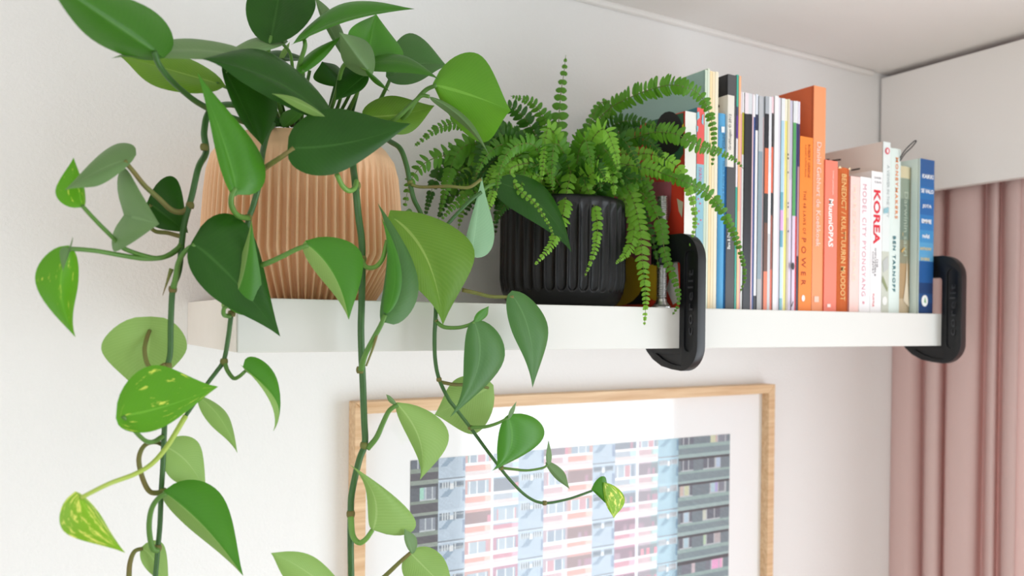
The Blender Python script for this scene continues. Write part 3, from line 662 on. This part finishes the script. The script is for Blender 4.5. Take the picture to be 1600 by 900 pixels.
def leaf_mesh(B, T, EL, ER, mid=None, lobe=.10, bulge=.10, wave=.02, nu=18, nv=6, u0=.36):
    B, T, EL, ER = map(Vector, (B, T, EL, ER)); ax = T-B; ln = ax.length
    Mm = Vector(mid) if mid is not None else None
    sd = random.random()*6.28
    def rib_(u):
        if Mm is None: return B.lerp(T, u)
        c = Mm*2 - (B+T)*.5; return B*(1-u)**2 + c*2*u*(1-u) + T*u*u
    m0 = rib_(u0); SLv, SRv = EL-m0, ER-m0; nrm = (SLv-SRv).cross(ax)
    nrm = nrm.normalized() if nrm.length > 1e-9 else Vector((0,-1,0))
    if nrm.dot(CP-B) < 0: nrm = -nrm
    V, F, UV = [], [], []
    for i in range(nu+1):
        t = i/nu; u = t**1.5; m_ = rib_(u); wd = wprof(u)
        for j in range(-nv, nv+1):
            v = abs(j)/nv; S = SLv if j < 0 else SRv
            back = -lobe*ln*(v**1.4)*math.exp(-(u/.13)**1.3)
            p = m_ + S*(wd*v) + ax.normalized()*back
            p += nrm*(S.length*wd*bulge*math.sin(math.pi*v*.9)) + nrm*(wave*S.length*wd*v*v*math.sin(u*9+sd+(0 if j < 0 else 2)))
            V.append(p); UV.append((u, .5+.5*j/nv))
    k = 2*nv+1
    for i in range(nu):
        for j in range(k-1): F.append((i*k+j, i*k+j+1, (i+1)*k+j+1, (i+1)*k+j))
    me = pyd(V, F); ul = me.uv_layers.new(name='UVMap')
    for lp in me.loops: ul.data[lp.index].uv = UV[lp.vertex_index]
    return me
def pts(lst, Y):
    """pixel polyline with optional own depth -> 3D"""
    return [at(p[0], p[1], p[2] if len(p) > 2 else Y) for p in lst]

po = empty('pothos_plant', (PCX, PCY, .15), 'large trailing pothos with glossy green leaves growing from the peach planter', 'plant')
def leaf(kind, b, t, l, r, Y, dt=-.01, dl=.008, dr=.008, mid=None, pet=None, pr=.0015, pm=None, lobe=.10, left=None, **k):
    B, T, Lp, Rp = at(b[0], b[1], Y), at(t[0], t[1], Y+dt), at(l[0], l[1], Y+dl), at(r[0], r[1], Y+dr)
    if mid: mid = at(mid[0], mid[1], Y + (mid[2] if len(mid) > 2 else dt*.4))
    me = leaf_mesh(B, T, Lp, Rp, mid, lobe, **k)
    o = obj('leaf', me, [LM[kind]] + ([LM[left]] if left else []), po, True)
    if left:                                                # one half is turned over and shows the leaf's underside
        for p in me.polygons:
            if (p.index % 12) < 6: p.material_index = 1
    if pet:
        P = [B] + pts(pet, Y)
        obj('petiole', tube(catmull(P, 6), lambda q: pr*(1+.35*q), 8), pm or M_pet, o, True)
    return o
def vine(lst, Y, r0, r1, m):
    P = catmull(pts(lst, Y), 8)
    v = obj('vine', tube(P, lambda q: r0+(r1-r0)*q, 10), m, po, True); return v
def node(v, px, py, Y, r):
    c = at(px, py, Y); P = [c+Vector((0,0,r*.9)), c+Vector((0,0,r*.3)), c-Vector((0,0,r*.3)), c-Vector((0,0,r*.9))]
    obj('node', tube(P, lambda q: r*(.92+.25*math.sin(math.pi*q)), 10), M_bark, v, True)
CROWN = (.06,)
def crown(x, y, Y=-.13): return (x, y, Y)
# --- vines
vA = vine([(420,196,-.14),(370,165,-.19),(330,172,-.235),(319,205,-.25),(322,237,-.255),(310,262),(300,305),(287,355),(280,420),(270,452),(267,500),(266,550),(262,575),(258,640),(255,717),(252,767),(250,817),(247,853),(242,910)], -.275, .0030, .0021, M_vine)
for px, py in ((319,230),(297,321),(270,452),(262,572),(254,768),(246,856)): node(vA, px, py, -.262 if py < 240 else -.275, .0031)
vB = vine([(440,192,-.15),(422,200,-.21),(411,235,-.245),(405,285),(396,320),(388,345),(384,385),(380,430),(371,470),(362,490),(357,525),(350,562),(338,581),(325,598),(305,628),(290,650)], -.283, .0029, .0016, M_vine)
for px, py in ((388,340),(362,490),(350,565)): node(vB, px, py, -.283, .0030)
vC = vine([(500,190,-.15),(530,175,-.20),(546,205,-.24),(552,262,-.262),(555,287),(560,337),(565,375),(566,420),(565,475),(564,512),(565,555),(567,600),(569,656),(570,693),(561,720),(550,769),(548,802),(548,862),(549,910)], -.283, .0034, .0030, M_vine)
for px, py in ((557,290),(566,405),(563,578),(569,696),(548,803)): node(vC, px, py, -.283, .0036)
vD = vine([(560,192,-.14),(590,205,-.17),(608,220,-.20),(625,232,-.225),(635,258),(641,288),(647,312),(658,335),(672,380,-.27),(681,440,-.282),(681,487,-.285),(679,525,-.285),(680,562,-.286),(686,592,-.286),(700,622,-.286),(711,637,-.286),(734,667,-.286),(767,712,-.287),(797,750,-.29),(824,776,-.292),(850,786,-.295),(887,780,-.298),(925,767,-.30)], -.235, .0030, .0013, M_vine)
for px, py, Y in ((641,285,-.236),(681,502,-.285),(686,593,-.286),(735,668,-.286),(783,731,-.288),(851,786,-.295)): node(vD, px, py, Y, .0024)

# --- crown leaves
leaf('mid', (241,80), (62,-42), (140,60), (232,12), -.33, -.06, .0, .01, pet=[(248,100,-.325),(266,124,-.31),(290,146,-.29),(312,162,-.27),(345,178,-.22),(400,196,-.16)], pr=.0022, pm=M_petd)
leaf('grey', (362,84), (174,91), (300,63), (285,94), -.30, -.02, .03, -.02, mid=(265,78), pet=[(392,92,-.26),(425,120,-.2),(448,190,-.14)])  # grey-green puts the grazing sheen of the upper side into the colour
leaf('olive', (338,130), (185,86), (250,140), (270,84), -.25, .01, -.01, .02, pet=[(380,150,-.22),(430,192,-.15)])
leaf('dark', (507,181), (314,92), (395,142), (430,88), -.31, -.015, -.012, .03, mid=(420,122), pet=[(505,190,-.25),(490,196,-.17)], pr=.0022, bulge=.14)
leaf('under', (509,183), (424,146), (470,156), (466,171), -.325, -.012, .002, .0, mid=(468,161), lobe=.0)
leaf('dark', (352,112), (410,228), (372,182), (432,160), -.285, .0, -.004, .012, pet=[(380,130,-.26),(425,165,-.2),(440,196,-.15)])
leaf('fresh', (368,294), (308,113), (341,255), (410,250), -.315, -.012, -.004, .012, mid=(347,215), pet=[(362,306,-.315),(362,322,-.31),(372,337,-.30),(388,341,-.285)], pr=.0020, lobe=.06, bulge=.16)
leaf('dark', (459,231), (642,193), (520,170), (520,273), -.33, .0, .01, .004, mid=(550,222), pet=[(440,245,-.325),(420,258,-.305),(406,268,-.287)], pr=.0019, pm=M_bark, lobe=.05)
leaf('dark', (424,57), (446,-60), (386,0), (494,8), -.24, .03, .012, -.01, pet=[(421,70,-.24),(418,95,-.22),(428,140,-.19),(446,196,-.14)], pr=.0019)
leaf('fresh', (476,63), (648,14), (540,6), (505,48), -.26, -.01, .02, -.012, mid=(545,28), pet=[(476,75,-.26),(467,105,-.24),(460,150,-.19),(456,196,-.14)], pr=.002)
leaf('grey', (541,92), (490,-8), (506,40), (526,30), -.22, .0, .0, .01, pet=[(542,110,-.22),(530,160,-.18),(515,194,-.14)])
leaf('fresh', (474,110), (534,56), (482,84), (506,92), -.25, -.01, .01, -.004, pet=[(470,130,-.22),(466,196,-.15)])
leaf('fresh', (572,94), (588,22), (544,48), (628,86), -.24, .01, -.035, .02, pet=[(560,120,-.22),(540,160,-.18),(520,196,-.14)], lobe=.12)
leaf('grey', (577,112), (530,50), (536,98), (574,66), -.27, -.02, .012, .012, pet=[(556,100,-.265),(536,104,-.25),(524,150,-.2),(508,196,-.14)], pr=.0018)
leaf('mid', (575,112), (609,143), (585,130), (590,123), -.275, -.005, .004, .004)
leaf('mid', (575,100), (686,124), (618,86), (602,114), -.25, -.02, .02, -.01, mid=(632,98))
leaf('teal', (612,118), (699,104), (640,52), (655,128), -.20, .01, .02, -.01, mid=(655,100), pet=[(602,140,-.19),(588,165,-.17),(560,196,-.14)], pr=.0019)
leaf('bright', (682,133), (798,173), (748,84), (752,222), -.245, -.02, .0, .035, mid=(740,150), pet=[(665,141,-.235),(648,160,-.23),(632,182,-.215),(600,200,-.17)], pr=.0022, lobe=.05, bulge=.14)
leaf('grey', (671,151), (764,242), (708,184), (722,178), -.25, -.02, .0, .01, mid=(722,186), pet=[(658,150,-.245),(640,166,-.235),(616,187,-.22),(585,202,-.17)], pr=.002, lobe=.0)
leaf('olive', (576,182), (679,165), (612,150), (634,210), -.21, .0, .01, .0, mid=(630,178), pet=[(565,190,-.19),(545,200,-.15)])
leaf('dark', (538,131), (503,96), (490,124), (528,104), -.20, -.01, .005, .01, pet=[(530,160,-.17),(520,196,-.14)])
leaf('dark', (569,119), (524,157), (532,106), (564,142), -.23, -.01, .01, -.005, pet=[(556,150,-.2),(536,196,-.15)])
leaf('grey', (441,67), (344,86), (404,59), (398,84), -.24, -.02, .02, -.01, pet=[(455,90,-.22),(458,150,-.17),(456,196,-.14)])
leaf('dark', (470,93), (388,90), (430,80), (432,97), -.17, .0, .02, -.02, pet=[(474,120,-.16),(468,196,-.13)])
leaf('under', (437,96), (453,65), (440,80), (449,82), -.18, .0, .0, .0, pet=[(434,130,-.17),(440,197,-.14)])
leaf('mid', (443,199), (478,166), (443,176), (468,186), -.195, -.01, .005, -.005, lobe=.02)
leaf('dark', (440,192), (424,186), (430,180), (432,198), -.19, .0, .005, -.005)
for q in ([(470,200,-.15),(476,150,-.17),(484,110,-.18)], [(484,200,-.14),(480,160,-.16),(470,120,-.17)], [(512,200,-.15),(516,165,-.17),(525,130,-.19)], [(450,200,-.14),(440,165,-.15),(436,120,-.16)], [(460,202,-.15),(468,178,-.17),(476,160,-.18)], [(544,200,-.14),(552,170,-.16),(560,140,-.17)], [(528,202,-.15),(545,170,-.17),(558,146,-.19)]):
    obj('petiole', tube(catmull(pts(q, -.15), 6), .0018, 8), random.choice((M_pet, M_petd)), po, True)

# --- leaves of the left vine
leaf('grey', (194,251), (101,297), (172,230), (152,292), -.30, -.02, .02, -.015, mid=(155,266), pet=[(210,270,-.298),(226,290,-.292),(248,310,-.285),(268,328,-.278),(285,331,-.275),(297,322,-.274)], pr=.0019, pm=M_bark, lobe=.22)
leaf('varieg', (128,321), (115,246), (86,300), (132,296), -.30, .01, .0, .012, pet=[(150,345,-.298),(177,372,-.292),(195,389,-.288),(240,403,-.284),(262,399,-.28),(283,384,-.276)], pr=.0016, lobe=.04)
leaf('grey', (206,339), (249,350), (191,262), (176,392), -.29, -.03, .005, .0, lobe=.3, u0=.2)
leaf('dark', (236,320), (294,364), (276,280), (240,354), -.262, .0, .01, -.004, pet=[(228,338,-.262),(240,360,-.264),(262,364,-.27),(284,370,-.275)], pm=M_bark, lobe=.1)
leaf('varieg', (108,390), (118,527), (54,436), (121,450), -.305, -.012, .006, .012, mid=(95,455), pet=[(114,389,-.304),(150,392,-.298),(190,399,-.29),(225,404,-.285),(255,402,-.28),(275,392,-.276),(285,378,-.275)], pr=.0017, lobe=.05)
leaf('grey', (110,391), (98,424), (93,392), (112,374), -.31, -.004, .0, .004, lobe=.02)
leaf('under', (234,516), (226,622), (158,540), (292,540), -.262, .01, -.004, .0, mid=(230,562), pet=[(229,530,-.266),(226,548,-.272),(231,570,-.277),(243,577,-.278),(258,570,-.276)], pr=.0016, pm=M_bark, lobe=.2, u0=.3)
leaf('varieg', (192,650), (341,604), (240,570), (245,672), -.325, .0, .006, .006, mid=(262,634), pet=[(206,668,-.318),(226,688,-.30),(240,690,-.285),(254,682,-.277)], pr=.0016, lobe=.07)
leaf('under', (310,620), (371,708), (332,668), (352,644), -.285, -.005, .0, .012, mid=(345,655), lobe=.02)
leaf('under', (258,698), (322,772), (272,752), (308,690), -.268, .006, -.006, .01, mid=(295,725), pet=[(244,691,-.272),(226,696,-.278),(217,716,-.28),(222,745,-.28),(234,768,-.278),(252,770,-.276)], pr=.0017, pm=M_bark, lobe=.04)
leaf('yellow', (126,778), (196,864), (100,832), (158,806), -.335, -.01, .004, .012, mid=(150,815), pet=[(170,756,-.33),(210,741,-.315),(238,724,-.30),(262,696,-.29),(290,650,-.283)], pr=.0017, pm=M_ypet, lobe=.12)
leaf('fresh', (259,771), (380,900), (291,822), (344,770), -.295, -.02, .01, .014, mid=(322,826), left='under', pet=[(246,780,-.294),(236,798,-.29),(233,826,-.285),(238,856,-.28),(247,860,-.277)], pr=.0019, lobe=.03)
leaf('under', (222,857), (264,925), (230,892), (256,852), -.268, .0, -.004, .006, mid=(244,880), pet=[(210,862,-.27),(203,880,-.272),(201,910,-.275)], pr=.0017, pm=M_bark, lobe=.03)
obj('sheath', tube(catmull(pts([(268,420),(262,438),(254,462)], -.279), 6), lambda q: .0018*(1.1-q), 6), M_bark, vA, True)
# --- second vine
leaf('dark', (304,382), (438,526), (385,352), (328,462), -.30, .0, .012, -.004, mid=(372,445), pet=[(290,392,-.296),(279,410,-.288),(275,432,-.282),(271,450,-.277)], pr=.0019, lobe=.03)
leaf('fresh', (356,478), (393,344), (354,452), (408,474), -.30, -.006, .01, .004, mid=(380,430), left='under', pet=[(350,482,-.298),(350,492,-.292),(359,494,-.285)], pr=.0016, lobe=.02)
leaf('fresh', (481,383), (545,500), (496,430), (564,396), -.315, -.004, .004, .014, mid=(523,432), left='under', pet=[(462,390,-.312),(440,401,-.305),(415,412,-.296),(388,420,-.285)], pr=.0019, lobe=.06)
leaf('fresh', (383,580), (427,674), (400,596), (420,572), -.30, -.01, -.004, .01, mid=(432,628), left='under', pet=[(374,588,-.297),(365,591,-.292),(356,580,-.287),(351,567,-.284)], pr=.0015, lobe=.08, u0=.3)
# --- third vine
obj('petiole', tube(catmull(pts([(557,283,-.285),(554,294,-.292),(545,298,-.296),(535,290,-.30),(526,272,-.305)], -.29), 6), .0024, 8), M_vine2, vC, True)
obj('petiole', tube(catmull(pts([(565,405,-.285),(572,417,-.29),(586,417,-.294),(598,404,-.296),(605,376,-.296)], -.29), 6), .0022, 8), M_vine2, vC, True)
leaf('teal', (602,492), (590,317), (600,440), (654,452), -.31, .01, .008, .008, mid=(624,410), pet=[(594,510,-.308),(582,532,-.302),(570,556,-.294),(564,578,-.287)], pr=.0022, lobe=.07)
leaf('fresh', (604,490), (596,340), (603,440), (628,440), -.3135, .004, .004, .002, mid=(617,420), lobe=.0)
obj('sheath', tube(catmull(pts([(592,512),(584,540),(572,572)], -.306), 6), lambda q: .0013*(1.1-q*.4), 6), M_bark, vC, True)
leaf('under', (621,632), (656,750), (640,690), (700,674), -.30, -.006, .004, .014, mid=(656,690), pet=[(608,642,-.298),(598,662,-.294),(588,684,-.29),(574,701,-.285)], pr=.0021, lobe=.03)
leaf('grey', (622,634), (603,616), (611,620), (608,628), -.30, -.004, .0, .0, lobe=0)
leaf('under', (582,828), (545,725), (574,796), (648,828), -.30, -.01, .002, .012, mid=(583,772), pet=[(572,842,-.298),(561,848,-.293),(551,836,-.288),(548,806,-.284)], pr=.0022, pm=M_vine2, lobe=.0, u0=.22)
leaf('under', (532,935), (423,864), (494,872), (458,920), -.31, -.01, .006, .0, mid=(474,890))
leaf('under', (641,864), (712,935), (640,912), (690,868), -.30, -.01, .0, .008, pet=[(626,877,-.298),(606,896,-.292),(585,915,-.288)], pr=.0018, pm=M_bark, lobe=.02)
leaf('grey', (645,866), (632,826), (632,846), (650,840), -.30, .0, .0, .004, lobe=.02)
# --- right vine
leaf('olive', (616,342), (692,508), (634,432), (738,384), -.29, -.005, -.006, .01, mid=(668,408), pet=[(612,344,-.285),(613,352,-.27),(640,330,-.245)], pr=.0022, lobe=.08)
leaf('mint', (736,396), (753,276), (728,372), (772,372), -.275, .01, .004, .008, mid=(744,345), pet=[(715,394,-.276)], lobe=.04)
obj('petiole', tube(catmull(pts([(642,288,-.238),(655,292,-.24),(680,292,-.25),(702,291,-.26),(732,293,-.27),(752,280,-.272)], -.25), 6), .0017, 8), M_bark, vD, True)
obj('petiole', tube(catmull(pts([(752,300,-.27),(732,316,-.266),(703,346,-.26),(690,362,-.258)], -.26), 6), .0019, 8), M_vine, vD, True)
leaf('teal', (802,464), (832,606), (800,520), (854,505), -.30, -.005, -.002, .008, mid=(828,525), pet=[(788,464,-.298),(765,463,-.292),(745,458,-.286),(722,453,-.28)], pr=.0016, pm=M_bark, lobe=.07)
leaf('teal', (741,503), (703,652), (724,566), (788,556), -.305, -.005, .0, .008, mid=(746,575), pet=[(732,508,-.302),(715,512,-.296),(694,511,-.29),(682,503,-.286)], pr=.0016, lobe=.03)
leaf('fresh', (741,505), (764,478), (746,488), (760,494), -.305, .0, .0, .003, lobe=.0)
leaf('under', (763,606), (679,648), (712,592), (742,678), -.275, .0, .004, .004, pet=[(740,601,-.28),(712,601,-.284),(688,597,-.286)], pr=.0014, pm=M_bark, lobe=.1)
leaf('fresh', (794,653), (768,736), (776,700), (850,680), -.305, -.004, .0, .008, mid=(797,700), pet=[(778,661,-.302),(758,667,-.296),(735,668,-.288)], pr=.0014, lobe=.08)
leaf('grey', (795,655), (807,627), (796,642), (803,644), -.306, .0, .0, .002, lobe=0)
leaf('grey', (856,726), (890,764), (866,746), (880,736), -.30, -.006, .0, .004, pet=[(848,731,-.299),(824,735,-.296),(800,733,-.292),(783,731,-.288)], pr=.0011, lobe=.1)
leaf('grey', (857,728), (857,687), (853,712), (862,712), -.30, .0, .0, .002, lobe=0)
leaf('fresh', (926,767), (950,790), (946,746), (938,778), -.302, -.004, .0, .0, lobe=.1)
leaf('yellow', (944,756), (959,810), (946,786), (976,780), -.306, -.003, .0, .004, lobe=.05)
leaf('dark', (782,286), (893,394), (806,332), (848,290), -.222, -.012, -.003, .004, mid=(850,326), pet=[(765,290,-.24),(752,300,-.245)], lobe=.04)

# ------------------------------------------------------------------ fern
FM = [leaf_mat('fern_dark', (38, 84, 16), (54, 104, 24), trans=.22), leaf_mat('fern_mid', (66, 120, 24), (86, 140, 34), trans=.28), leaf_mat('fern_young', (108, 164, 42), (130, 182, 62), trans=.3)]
M_rach = mat('fern_stalk', (104, 116, 52), .6, .3)
fe = empty('fern_plant', (BCX, BCY, .118), 'bushy light green sword fern growing from the black planter', 'plant')
def frond(P, kind, lf=.0140, wf=.0080, start=.12, step=.0072, droop=.25, face=None):
    """P: 3D control points from soil to tip; leaflets in two rows along the stalk"""
    C_ = catmull(P, 14); L_ = [0]
    for i in range(1, len(C_)): L_.append(L_[-1]+(C_[i]-C_[i-1]).length)
    tot = L_[-1]; V, F = tube_vf(C_, lambda q: .0009*(1.1-.75*q), 5)
    UV = [(0, .5)]*len(V); mi = [1]*len(F); s_ = tot*start; k = 0; seed = random.random()*9
    fn = face or (CP-C_[len(C_)//2]).normalized()
    while s_ < tot*.995:
        i = min(range(1, len(L_)), key=lambda q: abs(L_[q]-s_)); t = (C_[i]-C_[i-1]).normalized(); p = C_[i]
        q = s_/tot; sz = min(1, (q-start)/.12+.45)*min(1, (1-q)/.42+.12)
        side = t.cross(fn); side = side.normalized() if side.length > .05 else t.orthogonal().normalized(); nr = side.cross(t).normalized()
        for sg in (-1, 1):
            tw = math.sin(seed+k*1.7+sg)*.35; dirv = (side*sg*math.cos(.25+tw*.4) + t*(.28+.1*tw) - nr*(droop*.6) + nr*tw*.35 - Vector((0,0,.10))).normalized()
            a = t*.9 + nr*tw*.6; a = (a - dirv*a.dot(dirv)).normalized(); l = lf*sz*random.uniform(.85, 1.1); w_ = wf*(.35+.65*sz)*.5
            nn = dirv.cross(a); b0 = len(V)
            prof_ = ((0, .55), (.18, 1.0), (.55, .95), (.85, .6), (1.0, .12))
            for f_, ww in prof_:
                c_ = p + dirv*(l*f_) - nr*(l*.22*f_*f_) ; V += [c_-a*w_*ww, c_+nn*(w_*.22*sg), c_+a*w_*ww]; UV += [(f_, 0), (f_, .5), (f_, 1)]
            for r_ in range(4):
                for c2 in range(2): F.append((b0+r_*3+c2, b0+r_*3+c2+1, b0+r_*3+c2+4, b0+r_*3+c2+3)); mi.append(0)
        s_ += step*(.65+.4*sz); k += 1
    me = pyd(V, F); ul = me.uv_layers.new(name='UVMap')
    for lp in me.loops: ul.data[lp.index].uv = UV[lp.vertex_index]
    o = obj('frond', me, [FM[kind], M_rach], fe, True); me.polygons.foreach_set('material_index', mi); return o
def clearY(px, Y):
    # keep the stalk left of the books and clamp, or in front of them
    d = ray(px, 400); k_ = d.x/d.y
    return max(min(Y, .675/k_-1.0204), -.278)
def F_(lst, kind, Y0=-.13, Y1=-.13, **k):
    n_ = len(lst); root = (BCX+random.uniform(-.03,.03), BCY+random.uniform(-.03,.02), .119)
    P = [Vector(root)] + [at(p[0], p[1], clearY(p[0], Y0+(Y1-Y0)*i/(n_-1))) for i, p in enumerate(lst)]; return frond(P, kind, **k)
F_([(905,230),(945,176),(985,152),(1030,136),(1062,134),(1095,150),(1112,190),(1116,225),(1113,258)], 1, -.13, -.20)
F_([(878,240),(873,200),(876,150),(881,115),(884,86)], 1, -.14, -.15, lf=.0120, wf=.0105, step=.0115)
F_([(935,250),(1000,212),(1050,208),(1085,225),(1120,236),(1148,250),(1162,264)], 1, -.14, -.22)
F_([(935,262),(1000,262),(1060,280),(1108,304),(1137,345),(1156,392),(1164,432),(1156,458)], 1, -.15, -.28, lf=.0095)
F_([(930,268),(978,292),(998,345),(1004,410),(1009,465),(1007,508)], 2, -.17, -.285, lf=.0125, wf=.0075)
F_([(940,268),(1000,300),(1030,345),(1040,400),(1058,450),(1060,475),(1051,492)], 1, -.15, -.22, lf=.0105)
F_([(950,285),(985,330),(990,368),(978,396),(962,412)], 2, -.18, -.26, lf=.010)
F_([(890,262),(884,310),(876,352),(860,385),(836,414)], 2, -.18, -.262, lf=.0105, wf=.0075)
F_([(900,272),(920,300),(933,345),(930,388),(914,432)], 2, -.18, -.262, lf=.0080, wf=.007)
F_([(835,235),(790,208),(740,192),(690,198),(648,228)], 1, -.13, -.16, lf=.014)
F_([(850,255),(790,240),(725,240),(672,250),(643,280),(632,322)], 1, -.13, -.17, lf=.0175, wf=.0085, step=.0105)
F_([(835,262),(775,285),(722,312),(690,342)], 1, -.14, -.17)
F_([(825,248),(792,256),(775,285),(765,318),(748,350)], 2, -.17, -.26, lf=.0095)
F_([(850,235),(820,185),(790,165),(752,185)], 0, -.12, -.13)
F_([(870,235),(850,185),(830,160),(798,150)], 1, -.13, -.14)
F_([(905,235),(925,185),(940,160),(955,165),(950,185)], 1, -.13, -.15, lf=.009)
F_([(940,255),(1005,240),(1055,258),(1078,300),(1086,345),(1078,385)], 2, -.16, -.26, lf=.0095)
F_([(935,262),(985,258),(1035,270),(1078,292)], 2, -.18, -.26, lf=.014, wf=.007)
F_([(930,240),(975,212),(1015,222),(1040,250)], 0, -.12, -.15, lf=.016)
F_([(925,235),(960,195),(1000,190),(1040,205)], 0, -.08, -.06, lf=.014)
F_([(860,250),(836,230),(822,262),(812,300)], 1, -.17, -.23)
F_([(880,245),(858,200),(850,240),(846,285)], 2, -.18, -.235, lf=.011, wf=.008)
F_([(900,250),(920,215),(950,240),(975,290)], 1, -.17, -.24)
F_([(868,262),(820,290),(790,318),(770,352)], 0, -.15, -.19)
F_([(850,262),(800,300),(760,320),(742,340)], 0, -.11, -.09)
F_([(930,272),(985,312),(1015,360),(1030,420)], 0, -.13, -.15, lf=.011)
F_([(850,262),(800,262),(806,292),(836,318),(858,352),(866,372)], 2, -.2, -.262, lf=.007, wf=.006)
F_([(850,252),(830,225),(800,232),(782,262),(776,300)], 1, -.2, -.25, lf=.012)
F_([(885,250),(868,225),(862,262),(864,300)], 1, -.2, -.25, lf=.012)
for k in range(84):
    an = random.uniform(0, 6.283); r_ = random.uniform(.065, .15); hz = random.uniform(.035, .095)
    root = Vector((BCX+.03*math.cos(an), BCY+.03*math.sin(an), .119)); d = Vector((math.cos(an), .75*math.sin(an), 0))
    if d.x > .25: r_ = min(r_, .105); hz = min(hz, .05)
    front = d.y < -.25; e_ = random.uniform(.012, .05) if front else random.uniform(-.02, .04)
    P = [root, root+d*r_*.35+Vector((0,0,hz*.8)), root+d*r_*.75+Vector((0,0,hz)), root+d*r_*1.0+Vector((0,0,max(e_, hz*.75))), root+d*r_*1.15+Vector((0,0,min(e_, hz)))]
    if P[-1].y > -.025 or P[-1].y < -.275 or P[-1].x > .53: continue
    frond(P, random.choice((0, 0, 0, 0, 1, 1, 2)), lf=random.uniform(.011, .016), wf=random.uniform(.0075, .0095), start=.08)
